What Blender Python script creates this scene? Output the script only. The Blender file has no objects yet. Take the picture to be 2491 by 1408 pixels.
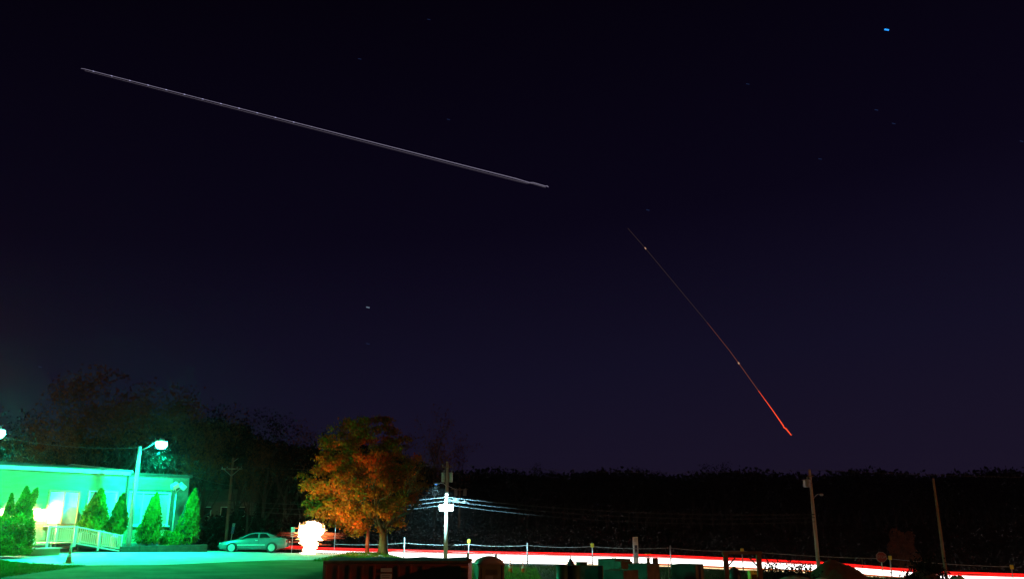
import bpy, math, random
import numpy as np
from mathutils import Vector, Matrix
random.seed(7); rng = np.random.default_rng(7)
S = bpy.context.scene; COL = S.collection
PI = math.pi; R = math.radians

# ---------------------------------------------------------------- camera
FPX, CX, CY, PITCH = 2010.0, 1245.5, 704.0, math.atan(566 / 2010.0)
cd = bpy.data.cameras.new('camera'); cam = bpy.data.objects.new('camera', cd); COL.objects.link(cam)
cd.sensor_width = 36; cd.lens = 36 * FPX / 2491; cd.clip_start = .1; cd.clip_end = 6000
cam.location = (0, 0, 0); cam.rotation_euler = (PI / 2 + PITCH, 0, 0)
S.camera = cam

# ---------------------------------------------------------------- night sky, exposure
S.render.engine = 'CYCLES'
S.cycles.use_denoising = True
S.cycles.max_bounces = 5; S.cycles.volume_bounces = 0; S.cycles.transparent_max_bounces = 6
S.cycles.sample_clamp_indirect = 6
S.view_settings.view_transform = 'Standard'; S.view_settings.look = 'None'
S.view_settings.exposure = 0; S.view_settings.gamma = 1
W = bpy.data.worlds.new('World'); S.world = W; W.use_nodes = True
wn = W.node_tree; wn.nodes.clear()
w_out = wn.nodes.new('ShaderNodeOutputWorld'); w_bg = wn.nodes.new('ShaderNodeBackground')
w_tc = wn.nodes.new('ShaderNodeTexCoord'); w_sep = wn.nodes.new('ShaderNodeSeparateXYZ')
w_ramp = wn.nodes.new('ShaderNodeValToRGB'); w_add = wn.nodes.new('ShaderNodeMath')
w_add.operation = 'MULTIPLY_ADD'; w_add.inputs[1].default_value = -.10   # the sky glow is a little stronger to the east
wn.links.new(w_tc.outputs['Generated'], w_sep.inputs[0])
wn.links.new(w_sep.outputs['X'], w_add.inputs[0]); wn.links.new(w_sep.outputs['Z'], w_add.inputs[2])
wn.links.new(w_add.outputs[0], w_ramp.inputs[0]); wn.links.new(w_ramp.outputs[0], w_bg.inputs[0])
wn.links.new(w_bg.outputs[0], w_out.inputs[0]); w_bg.inputs[1].default_value = 1.0
cr = w_ramp.color_ramp
cr.elements[0].position = 0.0; cr.elements[0].color = (.0100, .0066, .0195, 1)
cr.elements[1].position = .62; cr.elements[1].color = (.0011, .0004, .0028, 1)
e = cr.elements.new(.16); e.color = (.0062, .0048, .0170, 1)
e = cr.elements.new(.34); e.color = (.0028, .0016, .0078, 1)

# ---------------------------------------------------------------- helpers
CP, SP = math.cos(PITCH), math.sin(PITCH)
def Zat(py, Y):                      # height of a point seen on picture row py at ground distance Y
    v = (CY - py) / FPX
    return Y * (SP + v * CP) / (CP - v * SP)
def Xat(px, Y, z=0.0):
    return (px - CX) / FPX * (Y * CP + z * SP)
def P(px, py, Y):
    z = Zat(py, Y); return Vector((Xat(px, Y, z), Y, z))

def tag(o, label=None, cat=None, group=None, kind=None):
    if label: o['label'] = label
    if cat: o['category'] = cat
    if group: o['group'] = group
    if kind: o['kind'] = kind
    return o
def thing(name, label, cat, loc=(0, 0, 0), rz=0.0, group=None):
    o = bpy.data.objects.new(name, None); COL.objects.link(o)
    o.location = loc; o.rotation_euler = (0, 0, rz); o.empty_display_size = .3
    return tag(o, label, cat, group)
def copy_tree(o, loc=None, rz=None, scale=None, label=None, parent=None):
    c = o.copy(); COL.objects.link(c)
    if parent is not None:
        c.parent = parent
    if loc is not None: c.location = loc
    if rz is not None: c.rotation_euler = (0, 0, rz)
    if scale is not None: c.scale = scale if hasattr(scale, '__len__') else (scale,) * 3
    if label: c['label'] = label
    for ch in list(o.children): copy_tree(ch, parent=c)
    return c
def put(name, mesh, parent, loc=(0, 0, 0), rot=(0, 0, 0)):
    o = bpy.data.objects.new(name, mesh); COL.objects.link(o); o.parent = parent
    o.location = loc; o.rotation_euler = rot; return o

class MB:
    def __init__(s, o=(0, 0, 0)):
        s.v = []; s.f = []; s.m = []; s.o = Vector(o)
    def add(s, vs, fs, mi=0):
        b = len(s.v); s.v += [tuple(Vector(p) - s.o) for p in vs]
        s.f += [tuple(b + i for i in f) for f in fs]; s.m += [mi] * len(fs); return s
    def box(s, c, d, rz=0, mi=0, top=None, ry=0, rx=0):
        M = Matrix.Rotation(rz, 3, 'Z') @ Matrix.Rotation(ry, 3, 'Y') @ Matrix.Rotation(rx, 3, 'X')
        tx, ty = top if top else (1, 1); vs = []
        for z in (-.5, .5):
            kx, ky = (tx, ty) if z > 0 else (1, 1)
            for x, y in ((-.5, -.5), (.5, -.5), (.5, .5), (-.5, .5)):
                vs.append(Vector(c) + M @ Vector((x * d[0] * kx, y * d[1] * ky, z * d[2])))
        return s.add(vs, [(3, 2, 1, 0), (4, 5, 6, 7), (0, 1, 5, 4), (1, 2, 6, 5), (2, 3, 7, 6), (3, 0, 4, 7)], mi)
    def tube(s, pts, r, n=8, mi=0, cap=True, flat=1.0):
        pts = [Vector(p) for p in pts]; rs = r if hasattr(r, '__len__') else [r] * len(pts); vs = []; fs = []
        for i, p in enumerate(pts):
            d = (pts[min(i + 1, len(pts) - 1)] - pts[max(i - 1, 0)]).normalized()
            a = Vector((0, 0, 1)) if abs(d.z) < .92 else Vector((0, 1, 0))
            u = d.cross(a).normalized(); w = u.cross(d).normalized()
            for k in range(n):
                t = 2 * PI * (k + .5) / n
                vs.append(p + (u * math.cos(t) + w * math.sin(t) * flat) * rs[i])
        for i in range(len(pts) - 1):
            for k in range(n):
                a = i * n + k; b = i * n + (k + 1) % n; fs.append((a, b, b + n, a + n))
        if cap:
            fs.append(tuple(range(n))[::-1]); fs.append(tuple((len(pts) - 1) * n + k for k in range(n)))
        return s.add(vs, fs, mi)
    def lathe(s, prof, c=(0, 0, 0), n=16, mi=0, axis='Z', sx=1, sy=1):
        vs = []; fs = []
        for r, h in prof:
            for k in range(n):
                t = 2 * PI * (k + .5) / n; q = (r * math.cos(t) * sx, r * math.sin(t) * sy, h)
                if axis == 'Y': q = (q[0], q[2], q[1])
                if axis == 'X': q = (q[2], q[0], q[1])
                vs.append(Vector(c) + Vector(q))
        for i in range(len(prof) - 1):
            for k in range(n):
                a = i * n + k; b = i * n + (k + 1) % n; fs.append((a, b, b + n, a + n))
        fs.append(tuple(range(n))[::-1]); fs.append(tuple((len(prof) - 1) * n + k for k in range(n)))
        return s.add(vs, fs, mi)
    def loft(s, secs, mi=0, cap=True):
        n = len(secs[0]); vs = [p for q in secs for p in q]; fs = []
        for i in range(len(secs) - 1):
            for k in range(n):
                a = i * n + k; b = i * n + (k + 1) % n; fs.append((a, b, b + n, a + n))
        if cap:
            fs.append(tuple(range(n))[::-1]); fs.append(tuple((len(secs) - 1) * n + k for k in range(n)))
        return s.add(vs, fs, mi)
    def mesh(s, name, mats, smooth=False):
        me = bpy.data.meshes.new(name); me.from_pydata(s.v, [], s.f)
        for m in (mats if isinstance(mats, (list, tuple)) else [mats]): me.materials.append(m)
        if any(s.m): me.polygons.foreach_set('material_index', s.m)
        if smooth: me.polygons.foreach_set('use_smooth', [True] * len(s.f))
        me.update(); return me
    def build(s, name, mats, parent=None, smooth=False, bevel=0):
        o = bpy.data.objects.new(name, s.mesh(name, mats, smooth)); COL.objects.link(o)
        if parent: o.parent = parent
        if bevel:
            b = o.modifiers.new('bevel', 'BEVEL'); b.width = bevel; b.segments = 2; b.limit_method = 'ANGLE'
        return o

def npmesh(name, V, F, mats, mi=None):
    """V (n,3), F (m,k) numpy arrays -> mesh, quickly"""
    me = bpy.data.meshes.new(name); m, k = F.shape
    me.vertices.add(len(V)); me.vertices.foreach_set('co', V.astype(np.float32).ravel())
    me.loops.add(m * k); me.loops.foreach_set('vertex_index', F.astype(np.int32).ravel())
    me.polygons.add(m); me.polygons.foreach_set('loop_start', np.arange(0, m * k, k, dtype=np.int32))
    me.polygons.foreach_set('loop_total', np.full(m, k, np.int32))
    for q in (mats if isinstance(mats, (list, tuple)) else [mats]): me.materials.append(q)
    if mi is not None: me.polygons.foreach_set('material_index', mi.astype(np.int32))
    me.update(calc_edges=True); return me

def leaves(C, size, up=.0, asp=.55):
    """one folded leaf (diamond of 4 points) per centre"""
    n = len(C); size = np.broadcast_to(size, (n,))[:, None]
    a = rng.normal(size=(n, 3)); a[:, 2] += up; a /= np.linalg.norm(a, axis=1)[:, None]
    b = rng.normal(size=(n, 3)); b -= (a * b).sum(1)[:, None] * a; b /= np.linalg.norm(b, axis=1)[:, None]
    V = np.stack([C - a * size, C - b * size * asp, C + a * size, C + b * size * asp], 1).reshape(-1, 3)
    return V, np.arange(4 * n).reshape(n, 4)

# ---------------------------------------------------------------- materials
def mat(name, c, c2=None, rough=.7, metal=0.0, scale=3.0, bump=0.0, detail=4, stretch=None, spec=.5, lo=.35, hi=.65, coat=0):
    m = bpy.data.materials.new(name); m.use_nodes = True; nt = m.node_tree; b = nt.nodes['Principled BSDF']
    b.inputs['Roughness'].default_value = rough; b.inputs['Metallic'].default_value = metal
    b.inputs['Specular IOR Level'].default_value = spec; b.inputs['Coat Weight'].default_value = coat
    if c2 is None: c2 = tuple(x * .7 for x in c)
    tc = nt.nodes.new('ShaderNodeTexCoord'); mp = nt.nodes.new('ShaderNodeMapping'); no = nt.nodes.new('ShaderNodeTexNoise')
    ra = nt.nodes.new('ShaderNodeValToRGB'); no.inputs['Scale'].default_value = scale; no.inputs['Detail'].default_value = detail
    if stretch: mp.inputs['Scale'].default_value = stretch
    nt.links.new(tc.outputs['Object'], mp.inputs[0]); nt.links.new(mp.outputs[0], no.inputs['Vector'])
    nt.links.new(no.outputs['Fac'], ra.inputs[0]); nt.links.new(ra.outputs[0], b.inputs['Base Color'])
    ra.color_ramp.elements[0].position = lo; ra.color_ramp.elements[1].position = hi
    ra.color_ramp.elements[0].color = (*c2, 1); ra.color_ramp.elements[1].color = (*c, 1)
    if bump:
        bu = nt.nodes.new('ShaderNodeBump'); bu.inputs['Strength'].default_value = bump; bu.inputs['Distance'].default_value = .03
        nt.links.new(no.outputs['Fac'], bu.inputs['Height']); nt.links.new(bu.outputs[0], b.inputs['Normal'])
    return m
def glow(name, c, s):
    m = bpy.data.materials.new(name); m.use_nodes = True; nt = m.node_tree; b = nt.nodes['Principled BSDF']
    b.inputs['Base Color'].default_value = (.02, .02, .02, 1)
    b.inputs['Emission Color'].default_value = (*c, 1); b.inputs['Emission Strength'].default_value = s
    return m
def leafmat(name, c, c2):
    m = mat(name, c, c2, rough=.8, scale=1.2, spec=.04); nt = m.node_tree; b = nt.nodes['Principled BSDF']
    tr = nt.nodes.new('ShaderNodeBsdfTranslucent'); mx = nt.nodes.new('ShaderNodeMixShader'); mx.inputs[0].default_value = .35
    out = nt.nodes['Material Output']; ra = [n for n in nt.nodes if n.type == 'VALTORGB'][0]
    nt.links.new(ra.outputs[0], tr.inputs[0]); nt.links.new(b.outputs[0], mx.inputs[1]); nt.links.new(tr.outputs[0], mx.inputs[2])
    nt.links.new(mx.outputs[0], out.inputs[0]); return m

M = dict(
    soil=mat('rough_grass', (.026, .042, .012), (.020, .022, .010), scale=.6, bump=.6, rough=.95, detail=8, spec=.05),
    lawn=mat('lawn', (.06, .17, .015), (.035, .10, .01), scale=1.5, bump=.8, rough=.95, detail=8, spec=.05),
    blade=leafmat('grass_blades', (.07, .20, .015), (.04, .12, .01)),
    darktimber=mat('dark_timber', (.05, .05, .035), (.03, .03, .02), scale=3, rough=.9),
    blade_dark=leafmat('rough_grass_blades', (.035, .06, .015), (.02, .035, .01)),
    asphalt=mat('asphalt', (.062, .062, .06), (.04, .04, .04), scale=1.2, bump=.3, rough=.95, detail=10, spec=.1),
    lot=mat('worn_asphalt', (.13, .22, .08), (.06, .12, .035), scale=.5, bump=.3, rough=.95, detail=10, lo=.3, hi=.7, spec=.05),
    concrete=mat('concrete', (.55, .54, .51), (.42, .41, .39), scale=1.1, bump=.2, rough=.85, detail=8),
    precast=mat('precast_concrete', (.17, .155, .14), (.075, .065, .055), scale=2.2, bump=.3, rough=.9),
    paint=mat('road_paint', (.7, .7, .66), (.5, .5, .46), scale=4, rough=.6),
    yellow_paint=mat('yellow_road_paint', (.65, .42, .04), (.5, .3, .03), scale=4, rough=.6),
    siding=mat('pale_siding', (.30, .30, .13), (.24, .24, .10), scale=1.0, rough=.6, stretch=(1, 1, 4)),
    brick=mat('pale_brick', (.12, .10, .075), (.07, .055, .04), scale=3, rough=.85, bump=.2),
    mortar=mat('mortar', (.14, .13, .12), scale=5, rough=.95),
    trim=mat('white_trim', (.74, .74, .70), (.62, .62, .58), scale=2, rough=.5),
    frame=mat('tan_frame', (.45, .36, .20), (.35, .28, .15), scale=2, rough=.5),
    blind=mat('window_blind', (.72, .72, .68), (.6, .6, .58), scale=2, rough=.6),
    roof=mat('shingle_roof', (.085, .09, .075), (.05, .055, .045), scale=2.5, rough=.95, bump=.4, stretch=(1, 1, 3)),
    dark=mat('dark_metal', (.05, .05, .05), (.03, .03, .03), scale=3, rough=.5, metal=.4),
    grey=mat('grey_metal', (.42, .43, .44), (.30, .31, .32), scale=3, rough=.45, metal=.3),
    galv=mat('galvanised', (.55, .56, .57), (.42, .43, .44), scale=5, rough=.4, metal=.5),
    deck=mat('painted_deck', (.55, .50, .36), (.42, .38, .26), scale=2, rough=.7, stretch=(1, 1, .3)),
    wood=mat('weathered_wood', (.26, .19, .13), (.14, .10, .07), scale=3, rough=.9, bump=.4, stretch=(3, 3, .3)),
    palewood=mat('pale_pole_wood', (.50, .46, .40), (.33, .30, .26), scale=3, rough=.85, bump=.4, stretch=(3, 3, .25)),
    redpost=mat('red_brown_wood', (.34, .11, .07), (.2, .06, .04), scale=3, rough=.8, stretch=(3, 3, .3)),
    bark=mat('bark', (.08, .10, .045), (.03, .04, .018), scale=4, rough=.95, bump=.8, stretch=(2, 2, .5)),
    darkbark=mat('grey_bark', (.032, .024, .018), (.015, .012, .009), scale=3, rough=.95, stretch=(2, 2, .5)),
    cedar=leafmat('arborvitae_leaf', (.10, .27, .02), (.04, .12, .01)),
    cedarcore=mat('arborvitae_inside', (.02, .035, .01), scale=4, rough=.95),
    lf_green=leafmat('green_leaf', (.24, .14, .01), (.15, .10, .008)),
    lf_olive=leafmat('olive_leaf', (.32, .15, .015), (.18, .10, .01)),
    lf_orange=leafmat('orange_leaf', (.62, .17, .015), (.42, .09, .01)),
    lf_brown=leafmat('dry_leaf', (.20, .075, .02), (.10, .04, .012)),
    lf_dark=leafmat('dark_leaf', (.012, .011, .006), (.007, .007, .004)),
    lf_under=leafmat('dead_bramble', (.014, .008, .005), (.006, .004, .003)),
    carpaint=mat('teal_grey_car_paint', (.14, .19, .20), (.12, .165, .17), scale=1, rough=.22, metal=.3, coat=.6),
    glass=mat('dark_glass', (.006, .008, .008), scale=2, rough=.06, spec=.8),
    rubber=mat('rubber', (.02, .02, .02), scale=6, rough=.85),
    rim=mat('silver_rim', (.62, .63, .63), (.5, .5, .5), scale=3, rough=.35, metal=.5),
    redlens=mat('red_lens', (.35, .01, .01), scale=3, rough=.2),
    clearlens=mat('clear_lens', (.5, .55, .45), scale=3, rough=.15),
    dumpster=mat('rusty_red_steel', (.36, .055, .03), (.14, .03, .02), scale=1.6, rough=.65, bump=.3, lo=.3, hi=.6),
    toilet=mat('tan_green_plastic', (.19, .17, .09), (.14, .13, .07), scale=1.5, rough=.5),
    toiletroof=mat('translucent_grey_roof', (.34, .26, .26), (.26, .2, .2), scale=1.5, rough=.45),
    orange=mat('orange_plastic', (.75, .16, .02), (.6, .12, .02), scale=3, rough=.5),
    reflect=mat('reflective_band', (.75, .75, .72), scale=3, rough=.35),
    yellow=mat('yellow_reflector', (.85, .80, .05), (.7, .62, .03), scale=4, rough=.4),
    green=mat('green_plastic', (.03, .10, .05), (.02, .06, .03), scale=3, rough=.5),
    rust=mat('rusty_steel', (.20, .10, .035), (.09, .045, .02), scale=3, rough=.8, bump=.3),
    earth=mat('bare_earth', (.10, .045, .022), (.05, .024, .012), scale=1.4, rough=.97, bump=.9, detail=8),
    stone=mat('pale_stone', (.40, .39, .36), (.26, .25, .23), scale=3, rough=.9, bump=.4),
    tarp=mat('dark_blue_tarp', (.05, .06, .12), (.02, .025, .05), scale=3, rough=.5, bump=.3),
    signred=mat('sign_red', (.22, .012, .012), (.18, .01, .01), scale=3, rough=.5),
    signwhite=mat('sign_white', (.88, .88, .92), (.82, .82, .86), scale=3, rough=.5),
    signblue=mat('sign_blue', (.10, .16, .36), (.07, .11, .27), scale=3, rough=.5),
    signdark=mat('sign_dark_print', (.05, .045, .07), scale=3, rough=.5),
    printgrey=mat('faded_grey_print', (.30, .29, .34), scale=3, rough=.6),
    house=mat('faded_house_boards', (.15, .12, .12), (.10, .08, .08), scale=1, rough=.8),
    wire=mat('cable', (.05, .05, .05), (.03, .03, .03), scale=5, rough=.6),
    telecable=mat('grey_cable', (.06, .066, .07), (.045, .05, .055), scale=5, rough=.95, spec=.03),
    fencecable=mat('steel_cable', (.34, .34, .33), (.28, .28, .27), scale=5, rough=.5),
    lampgreen=glow('green_white_lamp', (.014, 1.0, .55), 420),
    lampwarm=glow('warm_lamp', (1.0, .80, .30), 800),
    lampblue=glow('cool_lamp', (.10, .32, 1.0), 1.2),
    lampsodium=glow('sodium_lamp', (1.0, .35, .06), 30),
    t_red=glow('red_light_trail', (1.0, .004, .003), 1.7),
    t_dimred=glow('dim_red_glare', (1.0, .02, .008), .42),
    t_pink=glow('pink_light_trail', (1.0, .30, .28), 1.6),
    t_white=glow('white_light_trail', (1.0, .93, .88), 3.2),
    t_cream=glow('cream_light_trail', (1.0, .72, .36), 1.7),
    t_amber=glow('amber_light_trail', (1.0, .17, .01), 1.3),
    t_hot=glow('white_glare', (1.0, .62, .36), 9.0),
    t_yel=glow('yellow_glare', (1.0, .55, .16), 2.2),
    sky_a=glow('pale_trail', (.62, .55, .78), .34), sky_b=glow('pale_trail_lower', (.62, .52, .70), .13),
    sky_pt=glow('strobe_point', (.65, .62, 1.0), .8),
    fire1=glow('dull_ember_trail', (.60, .36, .34), .055), fire2=glow('ember_trail', (1.0, .26, .16), .14),
    fire3=glow('bright_fire_trail', (1.0, .075, .02), 1.3), firept=glow('fire_point', (1.0, .55, .35), .5),
    star_b=glow('blue_star', (.02, .30, 1.0), 1.6), star_w=glow('white_star', (.55, .75, 1.0), .26), star_d=glow('dim_star', (.08, .16, .5), .12),
)

# ---------------------------------------------------------------- terrain
GX = np.array([-60, -30, -22, -12, -9.5, -6.5, 0, 12, 30, 45, 70.])
GY = np.array([-40, 0, 25, 36, 46, 52, 62, 70, 78, 93, 130, 400, 1600.])
GZ = np.array([
    [-1.6] * 11, [-1.6] * 11,
    [-1.9, -1.95, -2.0, -2.1, -2.2, -2.9, -3.2, -3.3, -3.4, -3.6, -3.8],
    [-2.0, -2.05, -2.2, -2.3, -2.35, -3.4, -3.65, -3.7, -3.8, -4.2, -4.6],
    [-1.7, -1.80, -2.0, -2.3, -2.35, -3.5, -3.75, -3.8, -3.95, -4.5, -5.0],
    [-1.6, -1.65, -1.85, -2.25, -2.35, -3.4, -3.75, -3.8, -4.0, -4.6, -5.1],
    [-1.8, -1.80, -1.95, -2.25, -2.40, -3.1, -3.75, -3.85, -4.1, -4.8, -5.2],
    [-2.6, -2.6, -2.5, -2.6, -2.8, -3.2, -3.65, -3.85, -4.3, -5.0, -5.5],
    [-3.0, -3.2, -3.3, -3.45, -3.5, -3.6, -3.75, -3.95, -4.55, -5.4, -6.0],
    [-3.0, -3.2, -3.3, -3.45, -3.5, -3.6, -3.75, -3.95, -4.55, -5.4, -6.0],
    [-2.2, -2.2, -2.4, -2.6, -2.7, -2.9, -3.2, -3.6, -4.2, -4.8, -5.2],
    [-2.0] * 11, [-2.0] * 11])
RX = np.array([-140, -60, -28, -4.5, 14, 29, 40, 70, 140.]); RZ = np.array([-2.6, -3.0, -3.25, -3.7, -3.93, -4.5, -5.3, -5.9, -6.4])
def yc(X): return 84.5 - .145 * (X + 4.5)          # road centre line
def rz(X): return np.interp(X, RX, RZ)
def gz(X, Y):
    X = np.asarray(X, float); Y = np.asarray(Y, float)
    xi = np.clip(np.searchsorted(GX, X) - 1, 0, len(GX) - 2); yi = np.clip(np.searchsorted(GY, Y) - 1, 0, len(GY) - 2)
    fx = np.clip((X - GX[xi]) / (GX[xi + 1] - GX[xi]), 0, 1); fy = np.clip((Y - GY[yi]) / (GY[yi + 1] - GY[yi]), 0, 1)
    z = (GZ[yi, xi] * (1 - fx) + GZ[yi, xi + 1] * fx) * (1 - fy) + (GZ[yi + 1, xi] * (1 - fx) + GZ[yi + 1, xi + 1] * fx) * fy
    d = np.abs(Y - yc(X)); w = np.clip((10 - d) / 5, 0, 1); w = w * w * (3 - 2 * w)
    z = z * (1 - w) + (rz(X) - .02) * w
    # low grassy mound round the foot of the big tree
    z = z + .22 * np.exp(-(((X + 9.7) / 2.6) ** 2 + ((Y - 64.0) / 2.2) ** 2))
    return z
def g1(X, Y): return float(gz(X, Y))

def sheet(name, xs, ys, off, m, inside=None, kind='structure', parent=None):
    XX, YY = np.meshgrid(xs, ys); ZZ = gz(XX, YY) + off
    V = np.stack([XX, YY, ZZ], -1).reshape(-1, 3); nx, ny = len(xs), len(ys)
    i = np.arange(ny - 1)[:, None] * nx + np.arange(nx - 1)[None]; F = np.stack([i, i + 1, i + nx + 1, i + nx], -1).reshape(-1, 4)
    if inside is not None:
        c = V[F].mean(1); F = F[inside(c[:, 0], c[:, 1])]
    me = npmesh(name, V, F, m); me.polygons.foreach_set('use_smooth', [True] * len(F))
    o = bpy.data.objects.new(name, me); COL.objects.link(o); tag(o, kind=kind); return o

xs = np.unique(np.concatenate([np.arange(-1500, -80, 142.), np.arange(-80, 80.1, 1.0), np.arange(80, 1501, 142.)]))
ys = np.unique(np.concatenate([np.arange(-40, 25, 5.), np.arange(25, 110, 1.0), np.arange(110, 200, 10.), np.arange(200, 1601, 140.)]))
sheet('ground', xs, ys, 0, M['soil'])
# pale concrete apron in front of the building, its near edge running from the lawn to the street
def ribbon(name, x0, x1, n, lo, hi, k, off, m):        # strip between two curves lo(x), hi(x)
    V = []; F = []
    for i in range(n + 1):
        x = x0 + (x1 - x0) * i / n
        for j in range(k + 1):
            y = lo(x) + (hi(x) - lo(x)) * j / k; V.append((x, y, g1(x, y) + off))
    for i in range(n):
        for j in range(k):
            a = i * (k + 1) + j; F.append((a, a + k + 1, a + k + 2, a + 1))
    me = npmesh(name, np.array(V), np.array(F), m); me.polygons.foreach_set('use_smooth', [True] * len(F))
    o = bpy.data.objects.new(name, me); COL.objects.link(o); return tag(o, kind='structure')
ap_lo = lambda x: float(np.interp(x, [-44, -30, -27.5, -24.5, -22, -18, -14, -9], [48, 46.8, 45.8, 43.6, 42.6, 44.6, 51, 56]))
ribbon('apron', -44, -8.5, 70, ap_lo, lambda x: min(64.5, 63 + .02 * x), 24, .045, M['concrete'])
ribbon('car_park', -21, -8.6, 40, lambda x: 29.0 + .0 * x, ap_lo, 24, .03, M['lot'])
ribbon('side_street', -19, -13.4, 8, lambda x: 62.6 + .02 * x, lambda x: yc(x) - 3.6, 22, .05, M['asphalt'])
ribbon('road', -140, 140, 140, lambda x: yc(x) - 3.7, lambda x: yc(x) + 3.7, 8, .055, M['asphalt'])
for nm, o0, mm in (('lane_marking', -3.35, 'paint'), ('lane_marking', 3.3, 'paint'), ('centre_line', -.16, 'yellow_paint'), ('centre_line', .12, 'yellow_paint')):
    ribbon(nm, -140, 140, 140, lambda x: yc(x) + o0, lambda x: yc(x) + o0 + .11, 1, .062, M[mm])
print('terrain ok')

# ---------------------------------------------------------------- low building on the left
A = Vector((Xat(0, 50), 50, 0)); D = Vector((.56, .828, 0)).normalized(); N = Vector((D.y, -D.x, 0))
BZ = -1.55
def T(px, o=0.0, z=0.0):             # distance along the front, o metres in front of it, for picture column px
    u = (px - CX) / FPX; q = A + N * o
    return (u * (q.y * CP + z * SP) - q.x) / (D.x - u * D.y * CP)
def F(t, o=0.0, z=0.0): q = A + D * t + N * o; return Vector((q.x, q.y, z))
def FZ(px, py, o=0.0):
    q = F(T(px, o), o); return Zat(py, q.y)
tE = T(297); tR = T(450)
FA = math.atan2(D.y, D.x)
T0 = -9.0
bl = thing('low_building', 'long low building with pale clapboards, brick end and shingle roof, behind the pointed evergreens', 'building', F(0, 0, BZ), FA)
# local frame: x along the front, y = -o (into the building is +y)
def L(t, o, z): return (t, -o, z - BZ)
z_e = FZ(0, 1137); z_e2 = FZ(450, 1161)
depth = 9.0
m = MB(); m.box(L(( T0 + tE) / 2, -depth / 2 - .02, (BZ + z_e) / 2), (tE - T0, depth, z_e - BZ)); m.build('wall', M['siding'], bl)
m = MB(); m.box(L((tE + tR) / 2 + .003, -depth / 2 - .02, (BZ + z_e2) / 2), (tR - tE, depth, z_e2 - BZ)); m.build('end_wall', M['mortar'], bl)
wins = []
for px0, px1, py0, py1 in ((110, 184, 1192, 1277), (207, 275, 1194, 1277), (306, 405, 1197, 1277)):
    t0, t1 = T(px0), T(px1); pm = (px0 + px1) / 2; wins.append((t0, t1, FZ(pm, py1), FZ(pm, py0)))
def boards(t0, t1, z0, z1, pitch, mm, name):
    m = MB(); z = z0
    while z < z1 - .02:
        spans = [(t0, t1)]
        for a, b, c, d in wins:
            if z + pitch > c - .05 and z < d + .05:
                spans = [s for q in spans for s in ((q[0], min(q[1], a - .06)), (max(q[0], b + .06), q[1])) if s[1] - s[0] > .02]
        for s in spans:
            h = min(pitch, z1 - z)
            m.add([L(s[0], .075, z), L(s[1], .075, z), L(s[1], .006, z + h), L(s[0], .006, z + h), L(s[0], -.02, z), L(s[1], -.02, z)],
                  [(0, 1, 2, 3), (4, 5, 1, 0)])
        z += pitch
    o = m.build(name, M[mm], bl); tag(o, kind='stuff'); return o
boards(T0, tE - .05, BZ + .25, z_e - .15, .15, 'siding', 'clapboards')
boards(tE + .06, T(408), BZ + .25, z_e2 - .15, .15, 'siding', 'clapboards')
# brick end bay: real bricks in running bond, too fine to pick apart at this distance
m = MB(); z = BZ; row = 0; tb = T(408) + .04
while z < z_e2 - .12:
    t = tb - (.11 if row % 2 else 0)
    while t < tR:
        a = max(t, tb); b = min(t + .205, tR)
        if b - a > .03: m.box(L((a + b) / 2, .004, z + .034), (b - a, .05, .062))
        t += .22
    z += .075; row += 1
tag(m.build('brickwork', M['brick'], bl), kind='stuff')
m = MB(); y = 0.0
m.box(L((T0 + tE) / 2, .10, z_e + .02), (tE - T0 + .1, .24, .22)); m.build('fascia', M['trim'], bl)
m = MB(); m.box(L((tE + tR) / 2 + .08, .03, z_e2 + .07), (tR - tE + .1, .18, .16)); m.build('parapet_cap', M['dark'], bl)
m = MB(); m.box(L((T0 + tE) / 2, .02, BZ + .12), (tE - T0, .10, .24)); m.box(L((T(408) + tE) / 2, .02, BZ + .12), (T(408) - tE - .1, .10, .24)); m.build('plinth', M['precast'], bl)
# shingle roof: courses as real steps
ridge_o = -7.5; z_r = Zat(1121, F(0, ridge_o).y); n = 26
m = MB()
for i in range(n):
    o0 = .16 + (ridge_o - .16) * i / n; o1 = .16 + (ridge_o - .16) * (i + 1) / n
    z0 = z_e + .13 + (z_r - z_e) * i / n; z1 = z_e + .13 + (z_r - z_e) * (i + 1) / n
    r = tE + .15
    m.add([L(T0, o0, z0 + .03), L(r, o0, z0 + .03), L(r, o1, z1), L(T0, o1, z1), L(T0, o0, z0), L(r, o0, z0)], [(0, 1, 2, 3), (4, 5, 1, 0)])
m.add([L(T0, ridge_o, z_r + .13), L(tE + .15, ridge_o, z_r + .13), L(tE + .15, -depth * 1.6, z_e), L(T0, -depth * 1.6, z_e)], [(0, 1, 2, 3)])
tag(m.build('roof', M['roof'], bl), kind=None)
m = MB(); m.tube([L(tE + .17, .2, z_e + .16), L(tE + .17, ridge_o, z_r + .2)], .06, 6); m.tube([L(tE + .17, ridge_o, z_r + .2), L(tE + .17, -depth * 1.6, z_e + .1)], .06, 6); m.build('rake_board', M['trim'], bl)
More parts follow.
